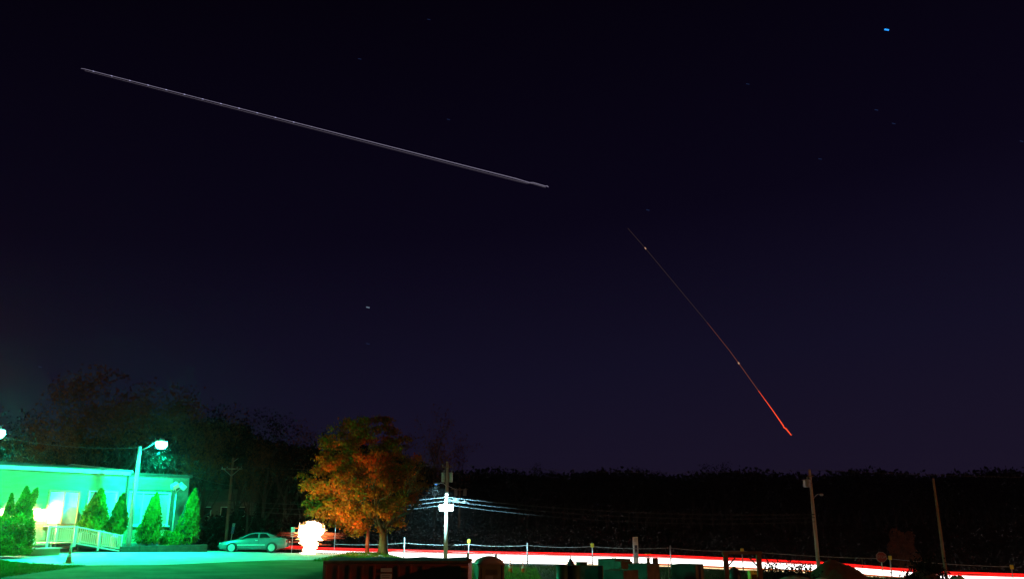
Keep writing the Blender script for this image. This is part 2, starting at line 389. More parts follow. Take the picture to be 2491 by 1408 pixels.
# white edged canopy slope behind the second section
m = MB(); c0 = T(330, -4); c1 = T(372, -4)
m.add([L(tE + .3, -4, z_e2 + .25), L(c1 + 2.2, -4, z_e2 + .02), L(c1 + 2.2, -7, z_e2 + .02), L(tE + .3, -7, z_e2 + .9), L(tE + .3, -4, z_e2 + .02), L(tE + .3, -7, z_e2 + .02)],
      [(0, 1, 2, 3), (4, 1, 0), (4, 0, 3, 5)]); m.build('rear_roof_slope', M['roof'], bl)
m = MB(); m.tube([L(tE + .3, -4, z_e2 + .31), L(c1 + 2.2, -4, z_e2 + .08)], .05, 6); m.build('roof_edge_trim', M['trim'], bl)
m = MB(); m.tube([L(tE - .02, .10, z_e - .05), L(tE - .02, .12, BZ + .2)], .07, 8); m.build('downspout', M['dark'], bl)
for k, (a, b, c, d) in enumerate(wins):
    fm = 'frame' if k == 0 else 'trim'
    fr = MB(); w = .09
    fr.box(L((a + b) / 2, .05, d - w / 2 + .02), (b - a + .1, .12, w)); fr.box(L((a + b) / 2, .05, c + w / 2 - .02), (b - a + .1, .12, w))
    for t in (a, b): fr.box(L(t, .051, (c + d) / 2), (w, .118, d - c - w * 2 + .04))
    f = fr.build('window', M[fm], bl, bevel=.008)
    if k == 0: f['label'] = 'wide window with a yellow tan frame'
    p = MB(); p.box(L((a + b) / 2, -.012, (c + d) / 2), (b - a - .1, .01, d - c - .1)); p.build('pane', M['glass'], f)
    nm = 3 if k == 2 else 2
    for j in range(1, nm):
        mu = MB(); mu.box(L(a + (b - a) * j / nm, .04, (c + d) / 2), (.05, .07, d - c - .16)); mu.build('mullion', M[fm], f)
    if k == 0:
        sc = MB(); sc.box(L((a + b) / 2, .015, c + (d - c) * .5), (b - a - .12, .012, d - c - .2)); sc.build('blind', M['blind'], f)
    else:
        sl = MB(); z = c + .1
        zz = []
        while z < d - .1: zz.append(z); z += .075
        for z in zz: sl.box(L((a + b) / 2, .018, z), (b - a - .12, .012, .062), rx=.5)
        tag(sl.build('blind_slats', M['blind'], f), kind='stuff')
    si = MB(); si.box(L((a + b) / 2, .11, c - .05), (b - a + .24, .2, .06)); si.build('sill', M['trim'], f)
# door at the head of the deck
dt0, dt1 = T(62), T(84)
d_ = MB(); d_.box(L((dt0 + dt1) / 2, .04, BZ + 1.35), (dt1 - dt0, .07, 2.0)); dd = d_.build('door', M['deck'], bl, bevel=.01)
h_ = MB(); h_.lathe([(.0, 0), (.035, 0), (.035, .05), (.0, .06)], L(dt1 - .15, .1, BZ + 1.35), 10, axis='Y'); h_.build('door_handle', M['galv'], dd)

# warm wall lanterns
def wall_lantern(px, py, lab):
    t = T(px, .25); z = FZ(px, py, .25); q = F(t, .25, z)
    r = thing('wall_lantern', lab, 'lamp', q, FA, 'warm lanterns on the building front')
    a = MB(); a.box((0, .16, .05), (.10, .05, .24)); a.tube([(0, .14, .12), (0, .02, .19), (0, 0, .16)], .014, 6); a.build('bracket', M['dark'], r)
    c = MB(); c.lathe([(.02, .19), (.17, .11), (.18, .09)], (0, 0, 0), 12); c.build('cap', M['dark'], r)
    g = MB(); g.lathe([(.04, -.17), (.12, -.12), (.165, 0), (.13, .085)], (0, 0, 0), 16); g.build('globe', M['lampwarm'], r, smooth=True)
    return r
wall_lantern(104, 1243, 'glaring warm white lantern on the building front beside the tan framed window')
wall_lantern(-4, 1243, 'glaring warm white lantern at the left edge above the rounded hedge')

# raised planting bed along the front with a low dark retaining wall
def bed(t0, t1, o0, o1, top):
    mm = MB()
    v = [F(t0, o0, top), F(t1, o0, top), F(t1, o1, top), F(t0, o1, top)]
    v += [Vector((q.x, q.y, g1(q.x, q.y) - .3)) for q in v]
    mm.add(v, [(0, 1, 2, 3), (0, 4, 5, 1), (1, 5, 6, 2), (2, 6, 7, 3), (3, 7, 4, 0)]); return mm
bw = bed(T(300, 2.6), T(498, 2.6), .0, 2.55, BZ + .02).build('planting_bed', M['soil']); tag(bw, kind='structure')
rw = thing('retaining_wall', 'low dark timber retaining wall in front of the pointed evergreens', 'wall', F(T(300, 2.7), 2.7, BZ - .5), FA)
ln = T(505, 2.7) - T(300, 2.7)
for k in range(4):
    for j in range(5):
        b = MB(); b.box(((j + .5) * ln / 5, 0, .04 + k * .17), (ln / 5 - .02, .16, .16)); b.build('timber', M['darktimber'], rw, bevel=.01)
for k in range(4):
    b = MB(); b.box((ln + .09, 1.3, .04 + k * .17), (.16, 2.6, .16)); b.build('timber', M['darktimber'], rw, bevel=.01)

# entrance deck, ramp and railing
dz = BZ + .62
dk = thing('entrance_ramp', 'pale wooden entrance deck and wheelchair ramp with baluster railing', 'ramp', F(T(75, 1.2), 1.2, BZ), FA)
tb0 = T(75, 1.2)
def Q(px, o): return T(px, o) - tb0
x0, x1, x2 = Q(72, 2.2), Q(188, 2.6), Q(303, 2.6)
npl = 12
for k in range(npl):
    b = MB(); yy = .9 - k * .19; b.box(((x0 + x1) / 2, yy, .40), (x1 - x0, .175, .035)); b.build('deck_board', M['deck'], dk)
for k in range(3):
    b = MB(); b.box((x0 + (x1 - x0) * (.02 + .48 * k), -1.2, .05), (.1, .1, .66)); b.build('post', M['deck'], dk)
b = MB(); b.add([(x1, .9, .42), (x2, .9, -.12), (x2, -1.35, -.12), (x1, -1.35, .42), (x1, .9, .36), (x2, .9, -.2), (x2, -1.35, -.2), (x1, -1.35, .36)],
                [(3, 2, 1, 0), (4, 5, 6, 7), (2, 3, 7, 6), (0, 1, 5, 4), (1, 2, 6, 5), (3, 0, 4, 7)]); b.build('ramp_surface', M['trim'], dk)
bal = MB(); bal.box((0, 0, .40), (.04, .03, .80)); balm = bal.mesh('baluster', M['deck'])
def rail(xa, xb, za, zb, y, n, post=True):
    t = MB(); t.tube([(xa, y, za + .88), (xb, y, zb + .88)], .055, 6, flat=.7); t.build('handrail', M['trim'], dk)
    t = MB(); t.tube([(xa, y, za + .10), (xb, y, zb + .10)], .035, 6); t.build('bottom_rail', M['deck'], dk)
    for i in range(1, n):
        f = i / n; put('baluster', balm, dk, (xa + (xb - xa) * f, y, za + (zb - za) * f + .08))
    for f in (0, .5, 1) if post else (0, 1):
        t = MB(); t.box((xa + (xb - xa) * f, y, za + (zb - za) * f + .35), (.10, .10, 1.2)); t.build('post', M['trim'], dk)
rail(Q(122, 2.5), x1, .42, .42, -1.3, 14, False)
rail(x1 + .06, x2, .42, -.12, -1.3, 24)
rail(x1 + .06, x2, .42, -.12, .85, 24)
# planter box and steps left of the deck
pl = thing('planter_box', 'pale boxy planter with a wide white top board, left of the ramp', 'planter', F(T(112, 3.4), 3.4, BZ - .35), FA)
b = MB(); w = T(150, 3.4) - T(78, 3.4); b.box((0, 0, .22), (w, .7, .5)); b.build('box', M['siding'], pl, bevel=.01)
b = MB(); b.box((0, 0, .50), (w + .16, .85, .06)); b.build('top_board', M['trim'], pl, bevel=.008)

# bin by the ramp, twin floodlights, garden spotlight
bn = thing('litter_bin', 'small pale lidded bin at the foot of the pointed evergreen beside the ramp', 'bin', F(T(283, 2.2), 2.2, BZ))
b = MB(); b.lathe([(.17, 0), (.2, .62), (.2, .64)], (0, 0, 0), 14); b.build('bin_body', M['galv'], bn, smooth=True)
b = MB(); b.lathe([(.22, .64), (.22, .70), (.12, .82), (.03, .84)], (0, 0, 0), 14); b.build('bin_lid', M['trim'], bn, smooth=True)
q = F(T(421, 1.5), 1.5, BZ); zt = Zat(1196, q.y) - BZ
fl = thing('twin_floodlight', 'twin unlit floodlight heads on a slim pale post before the brick end', 'floodlight', q, FA)
b = MB(); b.tube([(0, 0, 0), (0, 0, zt)], [.05, .04], 8); b.build('post', M['galv'], fl, smooth=True)
for s in (-1, 1):
    b = MB(); b.tube([(0, 0, zt), (s * .22, -.1, zt + .22)], .03, 6)
    b.box((s * .30, -.18, zt + .38), (.46, .30, .34), ry=s * .55, rx=.4); b.build('lamp_head', M['galv'], fl, bevel=.02)
sp = thing('garden_spotlight', 'tiny pale garden spotlight on the edge of the planting bed', 'spotlight', F(T(392, 2.4), 2.4, BZ))
b = MB(); b.tube([(0, 0, 0), (0, 0, .2)], .02, 6); b.lathe([(.03, -.08), (.07, .0), (.08, .10)], (0, 0, .26), 10); b.build('lamp_head', M['orange'], sp)

# ---------------------------------------------------------------- pointed evergreens, hedge, bush
def conifer(px, top, px0, px1, base, o, lab, twin=False, seed=0):
    q = F(T((px0 + px1) / 2, o), o, 0); zb = max(Zat(base, q.y), BZ - .1) if base else BZ
    zt = Zat(top, q.y); h = zt - zb; rad = (px1 - px0) / 2 / FPX * q.y * CP
    r = thing('arborvitae', lab, 'evergreen', (q.x, q.y, zb), 0, 'pointed evergreens along the building front')
    n = 9000; k = rng.random(n) ** .8
    prof = lambda k: np.clip(1.06 * (1 - k) ** .75 + .02, 0, 1) * np.clip(.72 + k * 1.6, 0, 1)
    th = rng.random(n) * 2 * PI
    lump = 1 + .14 * np.sin(th * 3 + k * 9 + seed) + .12 * np.sin(th * 7 - k * 22 + seed * 2) + .09 * np.sin(th * 15 + k * 41 + seed) + .10 * rng.normal(size=n)
    rr = rad * prof(k) * lump * (.72 + .28 * rng.random(n))
    offx = ((px - (px0 + px1) / 2) / FPX * q.y) * k
    C = np.stack([rr * np.cos(th) + offx, rr * np.sin(th), k * h * .97 + .05], 1)
    if twin:
        msk = (rng.random(n) < .45) & (k > .45); C[msk, 0] += rad * .55 * (k[msk] - .45) / .3; C[msk, 2] *= .96
    V, Fc = leaves(C, .055 + .05 * rng.random(n), up=1.3, asp=.45)
    fo = bpy.data.objects.new('foliage', npmesh('foliage', V, Fc, M['cedar'])); COL.objects.link(fo); fo.parent = r
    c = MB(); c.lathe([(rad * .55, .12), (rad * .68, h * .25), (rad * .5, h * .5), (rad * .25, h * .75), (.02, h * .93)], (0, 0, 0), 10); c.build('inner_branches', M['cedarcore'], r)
    c = MB(); c.tube([(0, 0, -.1), (0, 0, .4)], .08, 8); c.build('trunk', M['bark'], r)
    return r
conifer(467, 1186, 426, 482, 1324, 1.4, 'tallest bright pointed evergreen, at the far brick corner of the building', seed=1)
conifer(374, 1197, 335, 391, 1324, 1.9, 'pointed evergreen in front of the widest window, left of the floodlight post', seed=2)
conifer(292, 1199, 261, 307, 1300, 1.6, 'narrow dark pointed evergreen behind the pale bin', seed=3)
conifer(236, 1187, 189, 258, 1296, 1.0, 'broad pointed evergreen behind the ramp railing', seed=4)
conifer(52, 1182, 26, 78, 1290, 2.2, 'twin topped pointed evergreen behind the rounded hedge', twin=True, seed=5)
conifer(18, 1200, 4, 30, 1290, 1.8, 'smallest pointed evergreen, at the left edge', seed=6)
def bush(name, lab, cat, px0, px1, top, base, o, n=9000, leaf='cedar', sz=.06):
    q = F(T((px0 + px1) / 2, o), o, 0); zb = Zat(base, q.y); h = Zat(top, q.y) - zb; rad = (px1 - px0) / 2 / FPX * q.y * CP
    r = thing(name, lab, cat, (q.x, q.y, zb))
    d = rng.normal(size=(n, 3)); d[:, 2] = np.abs(d[:, 2]); d /= np.linalg.norm(d, axis=1)[:, None]
    lump = 1 + .10 * np.sin(d[:, 0] * 7 + d[:, 2] * 5) + .08 * np.sin(d[:, 1] * 11 + d[:, 0] * 6) + .05 * rng.normal(size=n)
    C = np.sign(d) * np.abs(d) ** .8 * (lump * (.8 + .2 * rng.random(n)))[:, None] * np.array([rad, rad * .8, h * .93]); C[:, 2] = np.maximum(C[:, 2], .02)
    V, Fc = leaves(C, sz * (.7 + .6 * rng.random(n)), up=.5); fo = bpy.data.objects.new('foliage', npmesh('foliage', V, Fc, M[leaf])); COL.objects.link(fo); fo.parent = r
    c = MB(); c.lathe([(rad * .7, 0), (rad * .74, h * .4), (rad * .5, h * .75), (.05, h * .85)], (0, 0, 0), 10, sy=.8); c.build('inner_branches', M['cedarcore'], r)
    return r
bush('hedge', 'large rounded clipped hedge at the left edge in front of the entrance', 'hedge', -28, 77, 1250, 1350, 4.2, n=16000)
bush('bush', 'low rounded bush between the two right hand pointed evergreens', 'bush', 396, 442, 1290, 1325, 2.0, n=4000)

# ---------------------------------------------------------------- green lit yard lamps
def yard_lamp(base, ztop, arm_to, lab, power, pole_r=.13):
    r = thing('street_lamp', lab, 'street lamp', base, 0, 'green glaring lamps in front of the building')
    b = Vector(base); h = ztop - b.z
    p = MB(); p.tube([(0, 0, -.2), (0, 0, h)], [pole_r * 1.15, pole_r * .8], 12); p.build('pole', M['palewood'], r, smooth=True)
    e = Vector(arm_to) - b
    a = MB(); a.tube([(0, 0, h - .25), (e.x * .35, e.y * .35, h - .05), (e.x * .8, e.y * .8, e.z + .16), (e.x * .93, e.y * .93, e.z + .16)], .035, 8); a.build('arm', M['galv'], r, smooth=True)
    ca = MB(); ca.lathe([(.10, .30), (.16, .28), (.17, .16), (.30, .12), (.31, .09)], tuple(e), 16); ca.build('lamp_housing', M['galv'], r, smooth=True)
    g = MB(); g.lathe([(.05, -.34), (.24, -.30), (.36, -.12), (.34, .08)], tuple(e), 18); g.build('lamp_bowl', M['lampgreen'], r, smooth=True)
    l = bpy.data.lights.new('lamp_light', 'SPOT'); l.energy = power; l.color = (.0015, 1, .42); l.shadow_soft_size = .2; l.spot_size = R(172); l.spot_blend = .12
    lo = bpy.data.objects.new('lamp_light', l); COL.objects.link(lo); lo.parent = r; lo.location = e + Vector((0, 0, -.5))
    return r
LB = Vector((Xat(311, 54.2, BZ), 54.2, BZ)); lamp1 = P(393, 1078, 54.0)
yard_lamp(LB, Zat(1086, 54.2), lamp1, 'green white glaring lamp on an arm over the building front, right of its pale pole', 11000)
lamp0 = P(-6, 1050, 43.5); LB0 = Vector((lamp0.x - 1.6, 43.8, -1.7))
yard_lamp(LB0, lamp0.z + .1, lamp0, 'green white glaring lamp cut by the left edge of the picture', 5000)
def wire(name, lab, pts, sag, r, m, cat='cable', group=None, n=14, parent=None):
    pts = [Vector(p) for p in pts]; out = []
    for a, b in zip(pts, pts[1:]):
        for i in range(n + (b is pts[-1])):
            f = i / n; q = a.lerp(b, f); q.z -= sag * 4 * f * (1 - f); out.append(q)
    mm = MB(); mm.tube(out, r, 5); o = mm.build(name, M[m], parent)
    if parent is None: tag(o, lab, cat, group)
    return o
wire('lamp_cable', 'thin sagging cable strung between the two green yard lamps', [LB0 + Vector((0, 0, lamp0.z + .1 - LB0.z)), Vector((LB.x, LB.y, Zat(1088, 54.2)))], .35, .012, 'wire')
wire('service_cable', 'thin cable falling from the yard lamp pole towards the crossarm pole', [Vector((LB.x, LB.y, Zat(1090, 54.2))), P(566, 1180, 92)], .5, .015, 'wire')

# lawn at the left and its grass
def inlawn(x, y): return (x < -21.2 + .25 * (y - 29))
def lawn_hi(x): return np.interp(x, [-44, -30, -27.5, -24.5, -22, -18, -14, -9], [48, 46.8, 45.8, 43.6, 42.6, 44.6, 51, 56]) - .03
ribbon('lawn', -44, -21.02, 46, lambda x: 29.0, lambda x: lawn_hi(x), 30, .04, M['lawn'])
def grass(n, xr, yr, ok, hgt, name, lab, m='blade'):
    X = xr[0] + rng.random(n) * (xr[1] - xr[0]); Y = yr[0] + rng.random(n) * (yr[1] - yr[0]); k = ok(X, Y); X, Y = X[k], Y[k]; n = len(X)
    Z = gz(X, Y) + .03; h = hgt * (.5 + rng.random(n)); a = rng.random(n) * PI; w = .02
    dx, dy = np.cos(a) * w, np.sin(a) * w; tx, ty = rng.normal(size=n) * h * .3, rng.normal(size=n) * h * .3
    V = np.stack([np.stack([X - dx, Y - dy, Z], 1), np.stack([X + dx, Y + dy, Z], 1), np.stack([X + tx, Y + ty, Z + h], 1)], 1).reshape(-1, 3)
    o = bpy.data.objects.new(name, npmesh(name, V, np.arange(3 * n).reshape(n, 3), M[m])); COL.objects.link(o)
    return tag(o, lab, 'grass', kind='stuff')
grass(60000, (-36, -21), (33, 50), lambda x, y: (y < lawn_hi(x) - .1), .09, 'lawn_grass', 'short bright green lawn grass at the bottom left')
grass(40000, (-16, 2), (52, 72), lambda x, y: (x > -12) | (y > 66), .14, 'verge_grass', 'rough grass on the mound round the autumn tree')
grass(60000, (-8, 46), (44, 78), lambda x, y: y < yc(x) - 4, .16, 'rough_grass', 'dark rough grass between the yard and the road', 'blade_dark')

# traffic cone maker
def make_cone(loc, lab, h=.72, group=None):
    r = thing('traffic_cone', lab, 'traffic cone', loc, 0, group); k = h / .72
    b = MB(); b.box((0, 0, .02 * k), (.36 * k, .36 * k, .04 * k)); b.build('base', M['orange'], r, bevel=.006)
    b = MB(); b.lathe([(.14 * k, .04 * k), (.025 * k, .72 * k)], (0, 0, 0), 16); b.build('cone', M['orange'], r, smooth=True)
    b = MB(); b.lathe([(.103 * k, .30 * k), (.078 * k, .45 * k)], (0, 0, 0), 16); b.build('reflective_collar', M['reflect'], r, smooth=True)
    return r
q = Vector((Xat(167, 44.0, -1.9), 44.0, 0)); make_cone((q.x, q.y, g1(q.x, q.y) + .04), 'lone traffic cone at the lawn edge in front of the ramp', .74)

# ---------------------------------------------------------------- parked coupe
def build_car():
    q = Vector((Xat(618, 61.5, -2.2), 61.5, 0)); zg = g1(q.x, q.y) + .045
    r = thing('parked_car', 'teal grey two door coupe parked side on at the end of the apron', 'car', (q.x, q.y, zg), R(7))
    Lh = 2.36
    # stations: x (front is -x), z_low, z_belt(top of body), half width
    st = [(-2.36, .34, .56, .62), (-2.28, .24, .66, .76), (-2.0, .20, .73, .84), (-1.5, .19, .82, .87), (-.95, .18, .92, .88), (-.4, .18, .94, .89),
          (.5, .18, .95, .89), (1.2, .19, .97, .88), (1.75, .22, .98, .85), (2.15, .28, .95, .80), (2.33, .36, .88, .70)]
    secs = []
    for x, z0, z1, w in st:
        secs.append([Vector((x, y * w, z)) for y, z in ((-.72, z0), (-.95, z0 + .06), (-1, z0 + (z1 - z0) * .5), (-.96, z1 - .06), (-.86, z1), (0, z1 + .03),
                                                       (.86, z1), (.96, z1 - .06), (1, z0 + (z1 - z0) * .5), (.95, z0 + .06), (.72, z0))])
    b = MB(); b.loft(secs); body = b.build('body', M['carpaint'], r, smooth=True)
    # wheel arches as dark discs, tyres and rims
    for x in (-1.42, 1.30):
        for s in (-1, 1):
            b = MB(); b.lathe([(.02, 0), (.37, 0), (.37, .02), (.02, .02)], (x, s * .875 - .01, .33), 22, axis='Y'); b.build('wheel_arch', M['rubber'], r)
            b = MB(); b.lathe([(.18, -.1), (.30, -.1), (.325, -.06), (.325, .06), (.30, .1), (.18, .1)], (x, s * .84, .325), 24, axis='Y'); w = b.build('wheel', M['rubber'], r, smooth=True)
            b = MB(); b.lathe([(.01, -.115), (.06, -.12), (.20, -.105), (.235, -.11), (.235, .11), (.20, .105), (.06, .12), (.01, .115)], (x, s * .84, .325), 20, axis='Y'); b.build('rim', M['rim'], w)
    # cabin
    cs = [(-1.02, .92, .93, .80, .80), (-.30, .92, 1.28, .80, .63), (.05, .93, 1.34, .80, .60), (.75, .94, 1.33, .80, .60), (1.15, .95, 1.24, .79, .62), (1.72, .96, .985, .76, .72)]
    secs = [[Vector((x, -wb, zb)), Vector((x, -wt, zt - .04)), Vector((x, -wt * .85, zt)), Vector((x, wt * .85, zt)), Vector((x, wt, zt - .04)), Vector((x, wb, zb))] for x, zb, zt, wb, wt in cs]
    b = MB(); b.loft(secs); b.build('cabin', M['carpaint'], r, smooth=True)
    def side(x, f, s):       # point on the side of the cabin, f 0 bottom .. 1 top
        xs_ = [c[0] for c in cs]; zb = np.interp(x, xs_, [c[1] for c in cs]); zt = np.interp(x, xs_, [c[2] for c in cs]) - .04
        wb = np.interp(x, xs_, [c[3] for c in cs]); wt = np.interp(x, xs_, [c[4] for c in cs])
        return Vector((x, s * (wb + (wt - wb) * f + .012), zb + (zt - zb) * f))
    for s in (-1, 1):
        for nm, xa, xb, xt0, xt1 in (('side_window', -.78, .30, -.26, .30), ('quarter_window', .42, 1.15, .42, .85)):
            b = MB(); n = 6; vs = []
            for i in range(n + 1):
                f = i / n; vs.append(side(xa + (xb - xa) * f, .10, s)); vs.append(side(xt0 + (xt1 - xt0) * f, .88, s))
            b.add(vs, [(2 * i, 2 * i + 2, 2 * i + 3, 2 * i + 1) for i in range(n)]); b.build(nm, M['glass'], r)
        b = MB(); b.box((-.82, s * .93, .99), (.16, .12, .11)); b.build('wing_mirror', M['dark'], r, bevel=.02)
        b = MB(); b.box((-.1, s * .895, .50), (1.9, .03, .07)); b.build('side_moulding', M['rim'], r, bevel=.006)
        b = MB(); b.box((.36, s * .893, .62), (.012, .02, .56)); b.build('door_gap', M['rubber'], r)
        b = MB(); b.box((.24, s * .90, .80), (.16, .03, .035)); b.build('door_handle', M['rim'], r)
        b = MB(); b.box((-2.25, s * .56, .60), (.14, .34, .12), ry=.2); b.build('headlight', M['clearlens'], r, bevel=.02)
        b = MB(); b.box((2.27, s * .52, .74), (.12, .42, .16)); b.build('tail_light', M['redlens'], r, bevel=.02)
    for nm, i, j in (('windscreen', 0, 1), ('rear_window', 4, 5)):
        a, c = cs[i], cs[j]; b = MB(); e = .015
        b.add([(a[0] + .05, -a[3] * .8, a[2] - .03 + e + .04), (c[0] - .02, -c[4] * .8, c[2] + e), (c[0] - .02, c[4] * .8, c[2] + e), (a[0] + .05, a[3] * .8, a[2] - .03 + e + .04)], [(0, 1, 2, 3)])
        b.build(nm, M['glass'], r)
    b = MB(); b.box((-2.35, 0, .42), (.12, 1.3, .14)); b.box((2.34, 0, .50), (.12, 1.4, .18)); b.build('bumper', M['dark'], r, bevel=.03)
    b = MB(); b.box((2.41, 0, .68), (.02, .34, .13)); b.build('number_plate', M['signwhite'], r)
    b = MB(); b.tube([(1.75, .5, .98), (1.78, .5, 1.15)], .015, 6); b.tube([(1.85, -.5, .98), (1.88, -.5, 1.1)], .015, 6); b.build('spoiler_stay', M['dark'], r)
build_car()

# ---------------------------------------------------------------- utility poles
pole_no = {}
def pole(px, top, Y, lab, rad=.15, m='palewood', name='utility_pole', zb=None):
    x = Xat(px, Y, 0); zb = g1(x, Y) if zb is None else zb; zt = Zat(top, Y)
    x = Xat(px, Y, (zb + zt) / 2)
    r = thing(name, lab, 'utility pole', (x, Y, zb)); h = zt - zb
    b = MB(); b.tube([(0, 0, -.3), (0, 0, h * .5), (0, 0, h)], [rad * 1.15, rad, rad * .75], 12); b.build('pole', M[m], r, smooth=True)
    return r, h
def transformer(r, x, y, z, w=.26, h=.85):
    b = MB(); b.lathe([(w * .9, 0), (w, .03), (w, h - .06), (w * 1.08, h - .05), (w * 1.08, h), (w * .5, h + .06)], (x, y, z), 16); t = b.build('transformer', M['galv'], r, smooth=True)
    b = MB(); b.lathe([(.04, 0), (.06, .06), (.035, .1), (.06, .16), (.03, .26)], (x + .06, y, z + h), 8); b.build('bushing', M['grey'], t)
    b = MB(); b.box((x * .5, y * .5, z + h * .5), (abs(x) + .02, .08 + abs(y), .08)); b.build('bracket', M['dark'], t)
# lit pole in the middle
Y1 = 83.0; YP = Y1 - 3.9
r1, h1 = pole(1086, 1122, YP, 'bright pale utility pole with two transformers and a lit street lamp', .17)
def zl(py, r, Y): return Zat(py, Y) - r.location.z
zt_ = zl(1172, r1, YP)
transformer(r1, -.36, 0, zt_, .17, .85); transformer(r1, .36, 0, zt_, .17, .85)
b = MB(); b.tube([(0, 0, h1), (0, 0, h1 + .5)], .02, 6); b.build('lightning_rod', M['dark'], r1)
b = MB(); b.box((0, -.18, h1 - .5), (1.0, .08, .08)); b.build('insulator_arm', M['wood'], r1)
for sx in (-.42, .0, .36)[:]:
    b = MB(); b.lathe([(.03, 0), (.05, .04), (.03, .07), (.05, .11), (.02, .16)], (sx, -.18, h1 - .46), 8); b.build('insulator', M['grey'], r1)
zA = zl(1184, r1, YP); hd = Vector((-.72, -2.2, zl(1179, r1, YP)))
b = MB(); b.tube([(0, -.1, zA), (-.22, -.7, zA + .28), (-.5, -1.6, hd.z + .12), (-.6, -2.0, hd.z + .05)], .03, 8); b.build('lamp_arm', M['galv'], r1, smooth=True)
b = MB(); b.loft([[Vector((hd.x + dx, hd.y + w * cy, hd.z + hh * cz)) for cy, cz in ((-1, 0), (-.7, .8), (0, 1), (.7, .8), (1, 0), (0, -.15))] for dx, w, hh in ((.22, .06, .06), (.05, .12, .12), (-.2, .15, .11), (-.34, .05, .04))])
b.build('lamp_head', M['galv'], r1, smooth=True)
b = MB(); b.lathe([(.02, -.07), (.09, -.05), (.12, 0)], (hd.x - .1, hd.y, hd.z - .02), 12, sx=1.3); b.build('lamp_lens', M['lampblue'], r1, smooth=True)
l = bpy.data.lights.new('street_light', 'SPOT'); l.energy = 21000; l.color = (.42, .92, 1.0); l.spot_size = R(152); l.spot_blend = .10; l.shadow_soft_size = .12
lo = bpy.data.objects.new('street_light', l); COL.objects.link(lo); lo.parent = r1; lo.location = (hd.x - .1, hd.y - .05, hd.z - .14)
# splice boxes hanging either side of the pole
zc = zl(1229, r1, YP)
for s in (-1, 1):
    b = MB(); b.box((s * .36, -.12, zc - .22), (.52, .34, .55), top=(1.25, 1.1)); b.build('equipment_box', M['signwhite'], r1, bevel=.02)
b = MB(); b.box((0, -.16, zc + .1), (1.35, .07, .07)); b.box((0, -.2, zc - .5), (.3, .2, .3)); b.build('bracket', M['galv'], r1)

# right hand poles
r2, h2 = pole(1981, 1141, 76, 'grey utility pole with one transformer and a curved lamp arm, behind the mound', .15)
transformer(r2, -.38, -.1, zl(1184, r2, 76), .33, .62)
b = MB(); z = zl(1213, r2, 76); b.tube([(.1, 0, z), (.35, 0, z + .32), (.6, 0, z + .44), (.75, 0, z + .42)], .03, 8); b.build('lamp_arm', M['galv'], r2, smooth=True)
b = MB(); b.lathe([(.05, -.1), (.16, -.06), (.15, .06), (.06, .1)], (.88, 0, z + .38), 10); b.build('lamp_head', M['galv'], r2, smooth=True)
b = MB(); b.box((0, -.14, h2 - .6), (.55, .08, .08)); b.build('insulator_arm', M['wood'], r2)
r3, h3 = pole(2287, 1163, 60, 'bare leaning wooden pole nearest the right edge', .10, 'wood')
# crossarm pole behind the parked car
r4, h4 = pole(557, 1112, 93, 'brown utility pole with a crossarm behind the parked coupe', .15, 'wood')
z = zl(1140, r4, 93); b = MB(); b.box((0, -.18, z), (2.3, .1, .11)); b.build('crossarm', M['palewood'], r4)
b = MB(); b.tube([(-.9, -.18, z), (0, -.1, z - .75)], .03, 6); b.tube([(.9, -.18, z), (0, -.1, z - .75)], .03, 6); b.build('brace', M['galv'], r4)
for sx in (-1.05, -.5, .6, 1.05):
    b = MB(); b.lathe([(.03, 0), (.06, .05), (.035, .08), (.06, .13), (.02, .19)], (sx, -.18, z + .06), 8); b.build('insulator', M['grey'], r4)
b = MB(); b.tube([(0, 0, h4 - .5), (.55, 0, h4 - .1)], .03, 6); b.build('lightning_rod', M['palewood'], r4)
r5, h5 = pole(1117, 1186, 112, 'dim far utility pole with two small transformers, right of the bright pole', .15, 'wood')
transformer(r5, -.5, 0, h5 - 1.0, .22, .7); transformer(r5, .7, 0, h5 - 1.0, .22, .7)
b = MB(); b.box((0, -.18, h5 - .2), (2.2, .1, .1)); b.build('crossarm', M['wood'], r5)
# short red brown post and thin posts near the tree
sp_, hp_ = pole(894, 1286, 64, 'short red brown post standing left of the autumn tree trunk', .14, 'redpost', 'wooden_post')
sp_['category'] = 'post'

def polepoint(r, z, dx=0): return Vector((r.location.x + dx, r.location.y - .2, r.location.z + z))
G = 'telephone cables strung along the road'
for k, (py1, py2, pyl) in enumerate(((1209, 1250, 1216), (1218, 1258, 1226), (1227, 1268, 1236))):
    wire('telephone_cable', ['highest', 'middle', 'lowest'][k] + ' of the three lit telephone cables crossing the bright utility pole',
         [polepoint(r4, zl(pyl, r4, 93)), polepoint(r1, zl(py1, r1, YP)), polepoint(r2, zl(py2, r2, 76))], .55 + .1 * k, .036 - .004 * k, 'telecable', group=G)
wire('telephone_cable', 'short slack telephone cable looping just right of the bright utility pole', [polepoint(r1, zl(1213, r1, YP)), polepoint(r1, zl(1222, r1, YP), 2.1)], .08, .05, 'telecable', group=G)
for k, (dx, py) in enumerate(((.9, 1216), (1.65, 1221))):
    s_ = thing('splice_case', ('left' if k == 0 else 'right') + ' hand one of the two splice cases on the cables by the bright pole', 'splice case', polepoint(r1, zl(py, r1, YP), dx), 0, 'splice cases')
    b = MB(); b.lathe([(.03, -.3), (.09, -.25), (.09, .25), (.03, .3)], (0, 0, 0), 10, axis='X'); b.build('casing', M['telecable'], s_, smooth=True)
    b = MB(); b.box((0, 0, .08), (.1, .03, .12)); b.build('hanger', M['galv'], s_)
wire('power_line', 'thin high power line between the crossarm pole and the two roadside poles', [polepoint(r4, h4 - .9), polepoint(r1, h1 - .2), polepoint(r2, h2 - .05)], .5, .014, 'wire', 'power line')
